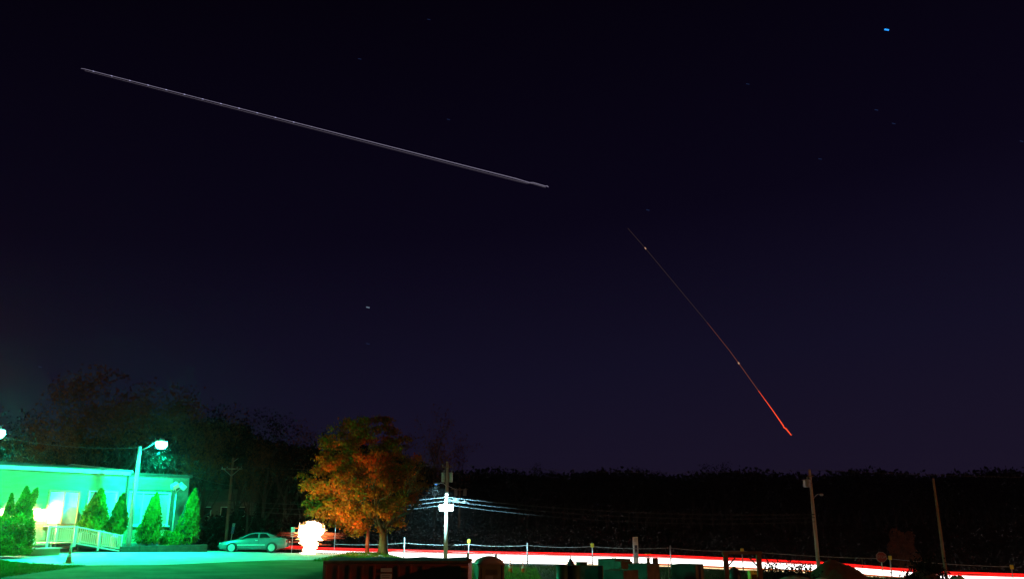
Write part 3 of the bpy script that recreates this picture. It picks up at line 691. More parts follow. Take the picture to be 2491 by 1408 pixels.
wire('power_line', 'thin high power line leaving the right hand lamp pole towards the right edge', [polepoint(r2, h2 - .05), Vector((75, 68, r2.location.z + h2 - 1.0))], .5, .014, 'wire', 'power line')
wire('power_line', 'thin line from the bright pole back to the dim far pole', [polepoint(r1, zl(1179, r1, YP)), polepoint(r5, h5 - .1, .9)], .3, .02, 'galv', 'power line')
wire('power_line', 'thin line running left from the crossarm pole behind the evergreens', [Vector((-70, 101, r4.location.z + 7)), polepoint(r4, z)], .7, .014, 'wire', 'power line')

# ---------------------------------------------------------------- cable fence along the road
fe = thing('cable_fence', 'roadside fence of slim posts with two sagging cables and yellow reflectors', 'fence', (0, 0, 0))
FY = lambda x: yc(x) - 4.6
posts = []
for px, top, yel in ((813, 1250, 0), (983, 1306, 0), (1140, 1312, 1), (1283, 1320, 0), (1441, 1322, 1), (1631, 1326, 0), (1805, 1334, 1), (2163, 1352, 1), (2455, 1374, 1)):
    Y = FY(0); x = 0
    for _ in range(4): x = Xat(px, Y, -2.5); Y = FY(x)
    zt = Zat(top, Y); zb = g1(x, Y); posts.append((x, Y, zt, zb, yel, px))
    rr = .028 if px == 813 else .065 if not yel else .05
    b = MB(); b.tube([(x, Y, zb - .2), (x, Y, zt)], rr, 8); p = b.build('post', M['galv' if px != 813 else 'grey'], fe, smooth=True)
    if yel:
        b = MB(); b.box((x, Y - .06, zt - .13), (.30, .05, .34)); b.build('reflector', M['yellow'], p, bevel=.03)
        b = MB(); b.lathe([(.08, 0), (.09, .08), (.02, .13)], (x, Y, zt), 10); b.build('post_cap', M['green'], p)
for a, c in zip(posts, posts[1:]):
    up = []
    for q_ in (a, c): up.append(Vector((q_[0], q_[1], q_[3] + 1.78 - (.25 if q_[5] == 813 else 0))))
    wire('cable', None, up, .12, .022, 'fencecable', parent=fe)
    wire('cable', None, [p - Vector((0, 0, .70)) for p in up], .10, .02, 'fencecable', parent=fe)

# ---------------------------------------------------------------- signs
def text_mesh(name, txt, size, parent, loc, m, rot=(PI / 2, 0, 0)):
    cu = bpy.data.curves.new(name, 'FONT'); cu.body = txt; cu.size = size; cu.align_x = 'CENTER'; cu.align_y = 'CENTER'; cu.extrude = .004
    t = bpy.data.objects.new(name + '_tmp', cu); COL.objects.link(t); bpy.context.view_layer.update()
    me = bpy.data.meshes.new_from_object(t.evaluated_get(bpy.context.evaluated_depsgraph_get())); bpy.data.objects.remove(t)
    me.name = name; me.materials.clear(); me.materials.append(M[m]); return put(name, me, parent, loc, rot)
x = Xat(2143, 56, -2); st_ = thing('stop_sign', 'dim red octagonal STOP sign on a thin post near the right edge', 'sign', (x, 56, g1(x, 56)), R(-8))
hz = Zat(1354, 56) - st_.location.z
b = MB(); b.tube([(0, .03, 0), (0, .03, hz + .3)], .03, 8); b.build('post', M['galv'], st_)
b = MB(); b.lathe([(.345, -.03), (.345, -.012)], (0, 0, hz), 8, axis='Y'); b.build('border', M['printgrey'], st_)
b = MB(); b.lathe([(.315, -.038), (.315, -.03)], (0, 0, hz), 8, axis='Y'); b.build('sign_face', M['signred'], st_)
text_mesh('lettering', 'STOP', .24, st_, (0, -.045, hz), 'printgrey')
# tall white marker sign
Y = FY(12) + .5; x = Xat(1547, Y, -3); mk = thing('marker_sign', 'tall narrow white sign with a dark panel and a slanted blue mark, by the road', 'sign', (x, Y, g1(x, Y)), 0)
zb = g1(x, Y); hh = Zat(1305, Y) - zb
b = MB(); b.box((0, 0, hh / 2), (.47, .07, hh)); b.build('board', M['signwhite'], mk, bevel=.012)
b = MB(); b.box((.03, -.04, hh - 1.0), (.25, .012, .58)); b.build('dark_panel', M['signdark'], mk)
for k in range(2):
    for j in range(5 - k):
        b = MB(); b.box((-.08 + j * .055, -.04, hh - .17 - k * .17), (.035, .01, .09 - .02 * (j % 2))); b.build('print_stroke', M['printgrey'], mk)
b = MB(); b.tube([(-.02, -.04, hh - 1.78), (-.03, -.04, hh - 1.65), (.0, -.04, hh - 1.54), (.06, -.04, hh - 1.48)], .028, 6, flat=1); b.build('blue_mark', M['signblue'], mk)
b = MB(); b.box((.03, -.038, hh - 1.36), (.25, .008, .10)); b.build('blue_band', M['signblue'], mk)
# street sign behind the car, small junction sign, leaning roadside sign
x = Xat(563, 80, -1); s2 = thing('street_sign', 'narrow blue grey sign on a leaning post behind the parked coupe', 'sign', (x - .15, 80, g1(x, 80)), R(62)); s2.rotation_euler = (0, R(5), 0)
hh = Zat(1271, 80) - s2.location.z
b = MB(); b.tube([(0, .03, 0), (0, .03, hh - .1)], .035, 8); b.build('post', M['galv'], s2)
for k in range(3):
    b = MB(); b.box((.02, 0, hh - .16 - k * .32), (.26, .02, .29)); b.build('sign_panel', M['signblue' if k else 'printgrey'], s2, bevel=.01)
x = Xat(712, 70, -1); s3 = thing('street_sign', 'small white sign on a thin post left of the glaring white light', 'sign', (x, 70, g1(x, 70)), R(20))
hh = Zat(1281, 70) - s3.location.z
b = MB(); b.tube([(0, .03, 0), (0, .03, hh)], .025, 8); b.build('post', M['galv'], s3)
b = MB(); b.box((0, 0, hh - .38), (.30, .02, .75)); b.build('sign_panel', M['signwhite'], s3, bevel=.02)
x = Xat(1134, 72, -3); s4 = thing('street_sign', 'small grey sign on a leaning post behind the end of the red skip', 'sign', (x, 72, g1(x, 72))); s4.rotation_euler = (0, R(6), 0)
hh = Zat(1343, 72) - s4.location.z
b = MB(); b.tube([(0, .03, 0), (0, .03, hh)], .028, 8); b.build('post', M['grey'], s4)
b = MB(); b.box((.06, 0, hh - .22), (.24, .02, .42)); b.build('sign_panel', M['grey'], s4, bevel=.02)

# ---------------------------------------------------------------- red skip, portable toilet, cones
zb = -3.62; YD = 38.5; zt = Zat(1366, YD)
xl, xr = Xat(788, YD, zt), Xat(1141, YD, zt); Lg = xr - xl; H = zt - zb
dm = thing('roll_off_skip', 'long rusty red ribbed waste skip at the bottom of the picture', 'skip', ((xl + xr) / 2, YD + 1.1, zb), R(-1.5))
W_ = 2.2; t_ = .06
b = MB()
b.box((0, -W_ / 2, H / 2), (Lg, t_, H)); b.box((0, W_ / 2, H / 2), (Lg, t_, H)); b.box((-Lg / 2, 0, H / 2), (t_, W_ - t_ - .01, H - .01)); b.box((0, 0, .06), (Lg - .1, W_ - .1, .08)); b.build('body', M['dumpster'], dm)
b = MB(); b.box((Lg / 2 - .03, 0, H / 2 - .02), (.07, W_ - t_ - .01, H - .1)); b.build('tailgate', M['orange'], dm)  # orange puts the warm side light into the colour of this end
for k in range(12):
    b = MB(); b.box((-Lg / 2 + .12 + (Lg - .5) * k / 11, -W_ / 2 - .075, H / 2 - .06), (.10, .09, H - .16)); b.build('rib', M['dumpster'], dm, bevel=.012)
b = MB(); b.tube([(-Lg / 2, -W_ / 2 - .03, H), (Lg / 2, -W_ / 2 - .03, H)], .07, 8); b.tube([(-Lg / 2, W_ / 2 + .03, H), (Lg / 2, W_ / 2 + .03, H)], .07, 8); b.build('top_rail', M['rust'], dm)
tp = MB(); nn = 12; rows = []
for i in range(nn + 1):
    x_ = -Lg / 2 + .1 + (Lg - .2) * i / nn
    rows.append([Vector((x_, yy, H + .04 + hh_ + .03 * math.sin(i * 1.7 + yy * 2))) for yy, hh_ in ((-1.0, 0), (-.4, .08), (.3, .1), (1.0, 0))])
tp.add([p for rr in rows for p in rr], [(i * 4 + j, i * 4 + 4 + j, i * 4 + 5 + j, i * 4 + 1 + j) for i in range(nn) for j in range(3)]); tp.build('tarpaulin', M['tarp'], dm, smooth=True)
for zz, hh_ in ((H - .33, .16), (H - .68, .40)):
    b = MB(); b.box((-Lg / 2 + Lg * .44, -W_ / 2 - .13, zz), (.50, .012, hh_)); b.build('label_sheet', M['signwhite'], dm)
for k in range(4):
    b = MB(); b.box((-Lg / 2 + Lg * .44, -W_ / 2 - .14, H - .56 - k * .08), (.36 - .05 * (k % 2), .006, .022)); b.build('print_line', M['printgrey'], dm)
gm = MB()
for k in range(6): gm.box((Lg / 2 - .22, -W_ / 2 - .05, H - .22 - k * .27), (.40, .05, .17), ry=.08)
for k in range(1): pass
for i in range(6):
    b = MB(); b.box((Lg / 2 - .22, -W_ / 2 - .055, H - .25 - i * .27), (.40, .05, .2), ry=.1); b.build('lit_end_strip', M['orange'], dm)  # orange strips imitate warm light falling on the skip's right end
b = MB(); b.lathe([(.12, -.08), (.12, .08)], (-Lg / 2 + .5, -W_ / 2 + .1, -.0), 12, axis='Y'); b.build('roller', M['dark'], dm)

# toilet
YT = 37.0; xt = Xat(1189, YT, -2.5); zg = g1(xt, YT)
to = thing('portable_toilet', 'tan green portable toilet with a domed roof right of the red skip', 'portable toilet', (xt, YT, zg), R(12))
zr = Zat(1371, YT) - zg; w = 1.12
b = MB(); b.box((0, 0, zr / 2 + .04), (w, w, zr - .04)); b.build('cabin', M['toilet'], to, bevel=.03)
b = MB(); b.box((0, 0, .04), (w + .1, w + .1, .1)); b.build('base', M['dark'], to)
secs = []
for i in range(9):
    f = i / 8; x_ = -w / 2 - .03 + (w + .06) * f; hh_ = .30 * (1 - (2 * f - 1) ** 2) ** .6 + .04
    secs.append([Vector((x_, -w / 2 - .03, zr)), Vector((x_, -w / 2 + .12, zr + hh_ * .85)), Vector((x_, 0, zr + hh_)), Vector((x_, w / 2 - .12, zr + hh_ * .85)), Vector((x_, w / 2 + .03, zr))])
b = MB(); b.loft(secs); b.build('roof', M['toiletroof'], to, smooth=True)
b = MB(); b.tube([(w / 2 - .2, .3, zr), (w / 2 - .2, .3, zr + .38)], .05, 8); b.build('vent_pipe', M['dark'], to)
b = MB(); b.box((-.02, -w / 2 - .02, zr / 2 + .02), (w * .72, .03, zr - .22)); dr = b.build('door', M['toilet'], to, bevel=.02)
b = MB(); b.box((-.1, -w / 2 - .045, zr * .72), (.34, .012, .22)); b.build('sign_panel', M['printgrey'], dr)
b = MB(); b.box((.28, -w / 2 - .05, zr * .55), (.06, .04, .14)); b.build('door_handle', M['dark'], dr)
for sx in (-.5, .5):
    b = MB(); b.box((sx, -w / 2 - .02, zr / 2), (.07, .035, zr - .05)); b.build('corner_trim', M['toilet'], to)
for k in range(6):
    b = MB(); b.box((0, -w / 2 - .04, zr - .2 - k * .035), (.5, .02, .015)); b.build('vent_slat', M['dark'], to)

for k, (px, lab) in enumerate(((1241, 'traffic cone nearest the portable toilet'), (1272, 'traffic cone between two short stakes, right of the other cone'))):
    x = Xat(px, 66, -3.8); make_cone((x, 66, g1(x, 66) + .02), lab, .82, 'traffic cones by the road')
for px in (1247, 1265, 1278):
    x = Xat(px, 66.4, -3.8); s_ = thing('stake', {1247: 'short wooden stake right of the left traffic cone', 1265: 'short wooden stake left of the right traffic cone', 1278: 'short wooden stake right of the right traffic cone'}[px], 'stake', (x, 66.4, g1(x, 66.4)), 0, 'stakes by the cones')
    b = MB(); b.box((0, 0, .28), (.05, .05, .62)); b.build('stick', M['wood'], s_); b = MB(); b.box((0, 0, .6), (.06, .06, .05)); b.build('painted_tip', M['orange'], s_)

# ---------------------------------------------------------------- concrete chambers and yard clutter
def chamber(px, top, Y, w, h, lab, hole=1, rz_=-45, m='precast'):
    z1 = Zat(top, Y); x = Xat(px, Y, z1); zb = z1 - h; g = g1(x, Y)
    if zb < g + .02 or zb > g: zb = g
    h = z1 - zb
    r = thing('concrete_chamber', lab, 'concrete block', (x, Y, zb), R(rz_), 'precast concrete chambers stored in the yard')
    b = MB(); t = .12
    b.box((0, -w / 2 + t / 2, h / 2), (w, t, h)); b.box((0, w / 2 - t / 2, h / 2), (w, t, h)); b.box((-w / 2 + t / 2, 0, h / 2), (t, w - 2 * t - .006, h - .004)); b.box((w / 2 - t / 2, 0, h / 2), (t, w - 2 * t - .006, h - .004))
    b.box((0, 0, .06), (w - 2 * t - .01, w - 2 * t - .01, .1)); b.build('shell', M[m], r, bevel=.015)
    if hole:
        b = MB(); b.lathe([(.0, 0), (w * .25, 0), (w * .25, .012), (.0, .012)], (-w * 0, -w / 2 - .006, h * .62), 18, axis='Y'); b.build('pipe_opening', M['rubber'], r)
        b = MB(); b.tube([(w * .29 * math.cos(a), -w / 2 - .01, h * .62 + w * .29 * math.sin(a)) for a in np.linspace(0, 2 * PI, 19)], .03, 6); b.build('pipe_collar', M[m], r)
    b = MB(); b.tube([(-.1, 0, h * .97), (-.1, 0, h + .07), (.1, 0, h + .07), (.1, 0, h * .97)], .018, 6)
    b.box((0, 0, h * .9), (w - 2 * t - .02, .06, .06)); b.build('lifting_loop', M['rust'], r)
    return r
chamber(1511, 1385, 36, 1.0, 1.5, 'nearest concrete chamber with a round dark opening, its right face orange lit')
chamber(1494, 1358, 43, 1.15, 1.8, 'largest dark concrete chamber standing behind the one with the round opening', 0, -50)
chamber(1517, 1364, 41.0, .62, 1.6, 'small orange lit concrete chamber against the large dark one', 1, 20)
chamber(1566, 1370, 39, 1.0, 1.6, 'concrete chamber right of the tall white sign, below the valve', 0, -42)
chamber(1672, 1371, 40, 1.15, 1.6, 'concrete chamber with a notched orange lit right face, left of the rusty frame', 0, -30)
chamber(1437, 1375, 42, 1.0, 1.4, 'low dark concrete chamber between the green drums and the large chamber', 0, -20)
for px, top, lab in ((1368, 1374, 'leftmost dark green drum in the yard'), (1397, 1375, 'green drum right of the leftmost drum'), (1415, 1367, 'small green drum behind the other two')):
    Y = 38 if top > 1370 else 42; z1 = Zat(top, Y); x = Xat(px, Y, z1); zb = g1(x, Y); h = z1 - zb
    r = thing('drum', lab, 'drum', (x, Y, zb), 0, 'green drums in the yard'); rd = .27
    b = MB(); b.lathe([(rd, 0), (rd, h * .32), (rd + .02, h * .34), (rd, h * .36), (rd, h * .64), (rd + .02, h * .66), (rd, h * .68), (rd, h)], (0, 0, 0), 18); b.build('drum_body', M['green'], r, smooth=True)
    b = MB(); b.lathe([(rd + .015, h - .02), (rd + .015, h + .02), (rd - .04, h + .02), (rd - .05, h)], (0, 0, 0), 18); b.build('lid', M['dark'], r)
# tarp covered heap
x = Xat(1389, 41, -2.5); zt = Zat(1357, 41); r = thing('covered_machine', 'dark blue tarpaulin draped over a peaked machine behind the green drums', 'machine', (x, 41, g1(x, 41)))
h = zt - r.location.z; b = MB(); b.lathe([(.5, 0), (.46, h * .6), (.30, h * .8), (.10, h * .95), (.02, h)], (0, 0, 0), 9, sx=.9); b.build('tarpaulin', M['tarp'], r)
b = MB(); b.tube([(-.1, 0, h * .9), (.0, -.02, h + .1)], .03, 6); b.box((.12, -.35, h * .84), (.3, .1, .07)); b.build('handle', M['grey'], r)
# valve on the chamber
q = P(1577, 1364, 39); r = thing('valve', 'small rusty valve with a hand wheel standing on a concrete chamber', 'valve', (q.x, q.y, Zat(1371, 39) + .02))
b = MB(); b.lathe([(.12, 0), (.07, .05), (.07, .2), (.12, .24)], (0, 0, 0), 12); b.tube([(0, 0, .2), (0, 0, .42)], .02, 6); b.build('valve_body', M['rust'], r, smooth=True)
b = MB(); b.tube([(.13 * math.cos(a), .13 * math.sin(a), .42) for a in np.linspace(0, 2 * PI, 17)], .018, 6); b.build('hand_wheel', M['yellow'], r)
b = MB(); b.box((.32, .02, .12), (.24, .2, .24)); b.build('flange_block', M['precast'], r, bevel=.03)
# rusty gantry frame
YG = 39; x0_, x1_ = Xat(1769, YG, -2.5), Xat(1850, YG, -2.5); zt = Zat(1347, YG); zb = g1((x0_ + x1_) / 2, YG)
r = thing('steel_frame', 'rusty goal shaped steel frame standing in the yard right of the concrete chambers', 'frame', ((x0_ + x1_) / 2, YG, zb)); h = zt - zb; hw = (x1_ - x0_) / 2
for s in (-1, 1):
    b = MB(); b.box((s * hw, 0, h / 2), (.20, .18, h)); b.build('upright', M['rust'], r, bevel=.01)
    b = MB(); b.tube([(s * (hw - .45), 0, h - .12), (s * (hw - .05), 0, h - .55)], .035, 6); b.build('brace', M['rust'], r)
    b = MB(); b.box((s * hw, .5, .06), (.16, 1.4, .12)); b.build('foot', M['rust'], r)
b = MB(); b.box((0, 0, h + .062), (2 * hw + .3, .2, .12)); b.build('crossbeam', M['rust'], r, bevel=.01)
r = thing('oil_tank', 'small dark round topped tank seen through the rusty steel frame', 'tank', (Xat(1788, 44, -3), 44, g1(11, 44)))
h = Zat(1379, 44) - r.location.z; b = MB(); b.lathe([(.36, .1), (.36, h * .7), (.28, h * .92), (.08, h)], (0, 0, 0), 16); b.build('tank_body', M['dark'], r, smooth=True)
b = MB(); b.lathe([(.06, h - .02), (.08, h + .05)], (0, 0, 0), 8); b.build('filler_cap', M['yellow'], r)
b = MB(); b.box((0, -.38, h * .35), (.2, .06, .3)); b.build('label_plate', M['yellow'], r)
r = thing('yellow_cabinet', 'small yellow green cabinet beside the right upright of the rusty frame', 'cabinet', (Xat(1832, 47, -3), 47, g1(14, 47)), R(10))
h = Zat(1386, 47) - r.location.z; b = MB(); b.box((0, 0, h / 2), (.42, .35, h)); b.build('cabinet_body', M['yellow'], r, bevel=.02)
b = MB(); b.box((0, -.185, h * .6), (.3, .02, h * .5)); b.build('door', M['lf_green'], r)

# earth mounds, brush, stones
def mound(px, top, Y, w, dpt, lab, seed):
    z1 = Zat(top, Y); x = Xat(px, Y, z1); zb = g1(x, Y) - .2; h = z1 - zb; n = 46
    g = np.linspace(-1, 1, n); XX, YY = np.meshgrid(g, g); rr = np.sqrt(XX ** 2 + YY ** 2)
    rs = np.random.default_rng(seed); ph = rs.random(8) * 6
    bumps = sum(np.sin(XX * (3 + 2.3 * i) + ph[i]) * np.cos(YY * (2.6 + 2.1 * i) + ph[i + 4]) * .09 / (i + 1) for i in range(4)) + rs.normal(size=XX.shape) * .014
    ZZ = np.clip(np.cos(np.clip(rr, 0, 1) * PI / 2) ** .6 * (1 + bumps), 0, 2) * h
    V = np.stack([XX * w, YY * dpt, ZZ], -1).reshape(-1, 3); i = np.arange(n - 1)[:, None] * n + np.arange(n - 1)[None]; Fc = np.stack([i, i + 1, i + n + 1, i + n], -1).reshape(-1, 4)
    me = npmesh('earth_mound', V, Fc, M['earth']); me.polygons.foreach_set('use_smooth', [True] * len(Fc))
    o = bpy.data.objects.new('earth_mound', me); COL.objects.link(o); o.location = (x, Y, zb); return tag(o, lab, 'mound')
mound(2028, 1366, 46, 2.3, 2.4, 'broad dark earth mound in front of the lamp pole on the right', 1)
mound(1905, 1388, 43, 1.7, 1.5, 'lower earth mound left of the broad one, under dry brush', 2)
mound(2240, 1388, 44, 1.5, 1.4, 'low earth mound under the dark bush by the leaning pole', 3)
def brush(px, top, Y, w, lab, n=900, leafn=700):
    z1 = Zat(top, Y); x = Xat(px, Y, z1); zb = g1(x, Y) - .05; h = z1 - zb
    r = thing('brush', lab, 'bush', (x, Y, zb)); b = MB()
    for k in range(70):
        a = random.random() * 2 * PI; s = random.random() * w; tt = (.55 + .55 * random.random()) * h
        b.tube([(s * .4 * math.cos(a), s * .4 * math.sin(a), 0), (s * .8 * math.cos(a), s * .8 * math.sin(a), tt * .6), (s * 1.1 * math.cos(a + .3), s * 1.1 * math.sin(a + .3), tt)], [.02, .013, .005], 4, cap=False)
    tag(b.build('stems', M['darkbark'], r), kind='stuff')
    C = rng.normal(size=(leafn, 3)) * np.array([w * .45, w * .45, h * .2]); C[:, 2] += h * .6; V, Fc = leaves(C, .06 + .04 * rng.random(leafn))
    o = bpy.data.objects.new('foliage', npmesh('foliage', V, Fc, M['lf_dark'])); COL.objects.link(o); o.parent = r
brush(1885, 1366, 42, 1.0, 'dry leafless brush beside the rusty steel frame')
brush(1942, 1368, 42.5, .8, 'dry brush on the left shoulder of the broad earth mound')
brush(2252, 1362, 44, .9, 'dark rounded bush between the STOP sign and the leaning pole', leafn=2600)
brush(2215, 1396, 43, .6, 'low brush left of the dark rounded bush')
for k, (px, top) in enumerate(((1918, 1404), (1935, 1403), (1955, 1405), (1995, 1406), (2330, 1404))):
    Y = 40; z1 = Zat(top, Y); x = Xat(px, Y, z1); b = MB()
    b.lathe([(.1, -.1), (.3, 0), (.27, .14), (.12, .22)], (0, 0, 0), 9, sx=1.3); o = b.build('boulder', M['stone'], smooth=False); o.location = (x, Y, z1 - .2); o.rotation_euler = (.1 * k, .1, k)
    tag(o, ['leftmost pale boulder at the foot of the earth mound', 'second pale boulder at the foot of the earth mound', 'third pale boulder at the foot of the earth mound', 'rightmost pale boulder at the foot of the earth mound', 'pale boulder right of the leaning pole'][k], 'boulder')
    # the boulders sit on a low shelf of earth
mound(1950, 1405, 40.2, 2.6, 1.6, 'low shelf of earth carrying the pale boulders', 8)
mound(2330, 1404, 40.4, 1.0, 1.2, 'small heap of earth right of the leaning pole', 9)
for px, top, Y, lab in ((2096, 1360, 48, 'thin dark stake at the end of the earth mound'), (1079, 1352, 60, 'thin stake behind the red skip'), (1625, 1370, 50, 'thin stake left of the notched concrete chamber')):
    z1 = Zat(top, Y); x = Xat(px, Y, z1); s_ = thing('stake', lab, 'stake', (x, Y, g1(x, Y)))
    b = MB(); b.tube([(0, 0, 0), (.02, 0, z1 - s_.location.z)], .022, 6); b.build('stick', M['wood'], s_); b = MB(); b.lathe([(.03, 0), (.03, .06)], (.02, 0, z1 - s_.location.z), 8); b.build('cap', M['dark'], s_)

# ---------------------------------------------------------------- big autumn tree
def branches(mb, p, d, length, r, depth, spread, tips, up=.25, nseg=3):
    pts = [p]; rs = [r]; q = p.copy(); dd = d.copy()
    for i in range(nseg):
        dd = (dd + Vector((random.uniform(-1, 1), random.uniform(-1, 1), random.uniform(-.6, 1) * .6)) * .22 + Vector((0, 0, up * .15))).normalized()
        q = q + dd * length / nseg; pts.append(q.copy()); rs.append(r * (1 - .45 * (i + 1) / nseg))
    mb.tube(pts, rs, 6 if r > .05 else 4 if r > .02 else 3, cap=False)
    if depth == 0: tips.append(q.copy()); return
    for k in range(random.choice((2, 3, 3))):
        a = random.uniform(0, 2 * PI); u = dd.orthogonal().normalized(); w = dd.cross(u)
        nd = (dd + (u * math.cos(a) + w * math.sin(a)) * spread * random.uniform(.6, 1.2) + Vector((0, 0, up * .3))).normalized()
        branches(mb, pts[random.choice((-1, -1, -2))].copy(), nd, length * random.uniform(.62, .85), rs[-1] * .8, depth - 1, spread, tips, up, nseg)
YT_ = 64.0; xt = Xat(931, YT_, -2.2); zt0 = g1(xt, YT_)
tr = thing('autumn_tree', 'big rounded tree with orange and green autumn leaves on a mound beside the road', 'tree', (xt, YT_, zt0))
b = MB(); tips = []
ht = Zat(1285, YT_) - zt0
b.tube([(0, 0, -.2), (0, 0, .15), (.0, 0, .5), (0, .05, ht * .6), (-.05, 0, ht + .3)], [.56, .42, .34, .30, .26], 12)
for k in range(9):
    a = 2 * PI * k / 9 + .3; el = random.uniform(.45, 1.3)
    branches(b, Vector((0, 0, ht * (.75 + .4 * random.random()))), Vector((math.cos(a), math.sin(a) * .9, el)).normalized(), 2.4, .15, 4, .62, tips, .25)
b.build('trunk', M['bark'], tr, smooth=True)
# crown: leaf clusters filling an uneven dome, thinner towards the top
c0 = P(884, 1152, YT_) - Vector((xt, YT_, zt0)); cl = []
k = 0
while len(cl) < 520:
    d = rng.normal(size=3); d /= np.linalg.norm(d); rr = rng.random() ** .38
    p = d * rr * np.array([4.55, 3.9, 4.5])
    if p[2] < 0: p[:2] *= 1 + .30 * (-p[2] / 4.5)
    else: p[:2] *= 1 - .16 * p[2] / 4.5
    fx, fz = p[0] / 4.2, p[2] / 4.2
    if fz > .1 and fx < -.75: continue
    if fz > .45 and rng.random() < .35: continue
    s = math.sin(p[0] * 1.7 + 1) * math.sin(p[2] * 1.9 + 2) * math.sin(p[1] * 1.3)
    if s > .10: continue
    cl.append(p + np.array(c0))
cl = np.array(cl); nl = 74
C = np.repeat(cl, nl, 0) + rng.normal(size=(len(cl) * nl, 3)) * np.array([.24, .24, .13])
h = (cl[:, 2] - c0[2]) / 4.2; warm = .36 + .22 * np.sin(cl[:, 0] * 1.3 + cl[:, 2] * 1.1 + 1.5) + .18 * (h > .1) + rng.normal(size=len(cl)) * .2
warm -= .25 * ((cl[:, 0] - c0[0]) < -2.4)
mi = np.where(warm > .66, 2, np.where(warm > .36, 1, 0)); MI = np.repeat(mi, nl); flip = rng.random(len(MI)) < .2; MI[flip] = rng.integers(0, 3, flip.sum())
V, Fc = leaves(C, .07 + .06 * rng.random(len(C)), asp=.6)
o = bpy.data.objects.new('crown', npmesh('crown', V, Fc, [M['lf_green'], M['lf_olive'], M['lf_orange']], MI)); COL.objects.link(o); o.parent = tr

# ---------------------------------------------------------------- woods
def tree_kind(seed, h, leafy, lm, depth=5, dens=17):
    random.seed(seed); mb = MB(); tips = []
    lean = random.uniform(-.05, .05)
    mb.tube([(0, 0, -.5), (lean * h * .3, 0, h * .22), (lean * h * .5, .1, h * .45)], [h * .016, h * .013, h * .010], 7, cap=False)
    for k in range(4):
        a = k * 1.6 + random.random(); branches(mb, Vector((lean * h * (.3 + .05 * k), 0, h * (.2 + .08 * k))), Vector((math.cos(a) * .6, math.sin(a) * .6, 1.2)).normalized(), h * .19, h * .0075, depth - 1, .5, tips, .5, 2)
    t = mb.mesh('trunk', M['darkbark'])
    tp = np.array([list(q) for q in tips]); C = np.repeat(tp, dens, 0); C = C + rng.normal(size=C.shape) * h * .028
    keep = rng.random(len(C)) < leafy; C = C[keep] if keep.any() else C[:10]
    V, Fc = leaves(C, h * .0072 * (.6 + rng.random(len(C))))
    return t, npmesh('crown', V, Fc, M[lm])
kinds_l = [tree_kind(11, 20, .8, 'lf_brown'), tree_kind(12, 20, .30, 'lf_brown'), tree_kind(13, 20, .35, 'lf_dark'), tree_kind(14, 20, .9, 'lf_brown')]
kinds_r = [tree_kind(21 + i, 15, .8, 'lf_dark', 4, 26) for i in range(4)]
def plant(kd, px, top, Y, lab, group, sx=1.0, base_h=20.0):
    zt = Zat(top, Y); x = Xat(px, Y, zt / 2); zb = g1(x, Y); s = (zt - zb) / (base_h * 1.0)
    r = thing('tree', lab, 'tree', (x, Y, zb), random.uniform(0, 6), group); r.scale = (s * sx, s * sx, s)
    put('trunk', kd[0], r); put('crown', kd[1], r); return r
random.seed(5)
GL = 'tall half bare trees behind the building'
LAB = 'tall half bare tree in the dark wood behind the building and the parked coupe'
spec = [(300, 880, 100, 0, 1.3, 'tallest tree of the wood, its thin orange brown top above the green lamp'),
        (235, 905, 104, 0, 1.1, 'tree with a dull orange brown top left of the tallest one'),
        (430, 925, 98, 3, 1.0, 'yellow brown tree just right of the green lamp'), (505, 985, 98, 2, 1.1, 'dark tree above the brick corner of the building'), (585, 1005, 102, 1, 1.1, 'half bare tree rising directly behind the crossarm pole'), (650, 1010, 100, 2, 1.2, 'half bare tree rising above the tail of the parked coupe'),
        (700, 1030, 106, 1, 1.1, 'half bare tree just left of the autumn tree crown'), (345, 930, 110, 1, 1.2, None), (180, 965, 106, 1, 1.1, None), (135, 1000, 100, 2, 1.1, None), (80, 1010, 104, 1, 1.0, None), (30, 1020, 98, 0, 1.0, 'brownish tree just right of the green lamp at the left edge'), (-30, 1000, 104, 1, 1.1, None),
        (110, 1030, 90, 0, .9, 'low brown tree over the roof above the tan framed window'), (390, 980, 112, 2, 1.1, None), (470, 950, 112, 1, 1.1, None), (545, 990, 114, 2, 1.1, None), (620, 1010, 116, 2, 1.2, None),
        (745, 1040, 112, 2, 1.2, None), (1060, 1000, 104, 1, .8, 'bare tree with thin upright twigs between the autumn tree and the bright pole'), (1000, 1100, 116, 2, 1.1, None), (1100, 1060, 118, 1, .9, None), (820, 1050, 118, 2, 1.2, None), (900, 1060, 120, 1, 1.2, None), (960, 1095, 120, 2, 1.1, None), (490, 1060, 88, 1, .8, None), (610, 1080, 90, 1, .8, None)]
for px, top, Y, k, sx, lab in spec: plant(kinds_l[k], px, top, Y, lab or LAB, None if lab else GL, sx)
GR = 'dark trees along the wooded skyline'
LR = 'dark tree in the black wooded skyline across the road'
px = 1130
tops = {1255: 1106, 1715: 1116, 1930: 1150, 2085: 1128, 2290: 1142, 1700: 1122, 1545: 1128, 1390: 1150}
i = 0
while px < 2540:
    near = min(tops, key=lambda q: abs(q - px)); tp = tops[near] if abs(near - px) < 16 else 1142 + 10 * math.sin(px * .013) + random.uniform(-8, 12)
    lab, gr = LR, GR
    if near == 1255 and abs(near - px) < 16: lab, gr = 'tree standing highest on the skyline just right of the bright utility pole', None
    if near == 2085 and abs(near - px) < 16: lab, gr = 'open spreading tree rising over the skyline right of the lamp pole', None
    plant(kinds_r[i % 4], px, tp, 150 + random.uniform(-12, 12), lab, gr, random.uniform(.9, 1.3), 15.0)
    i += 1; px += random.uniform(17, 27)
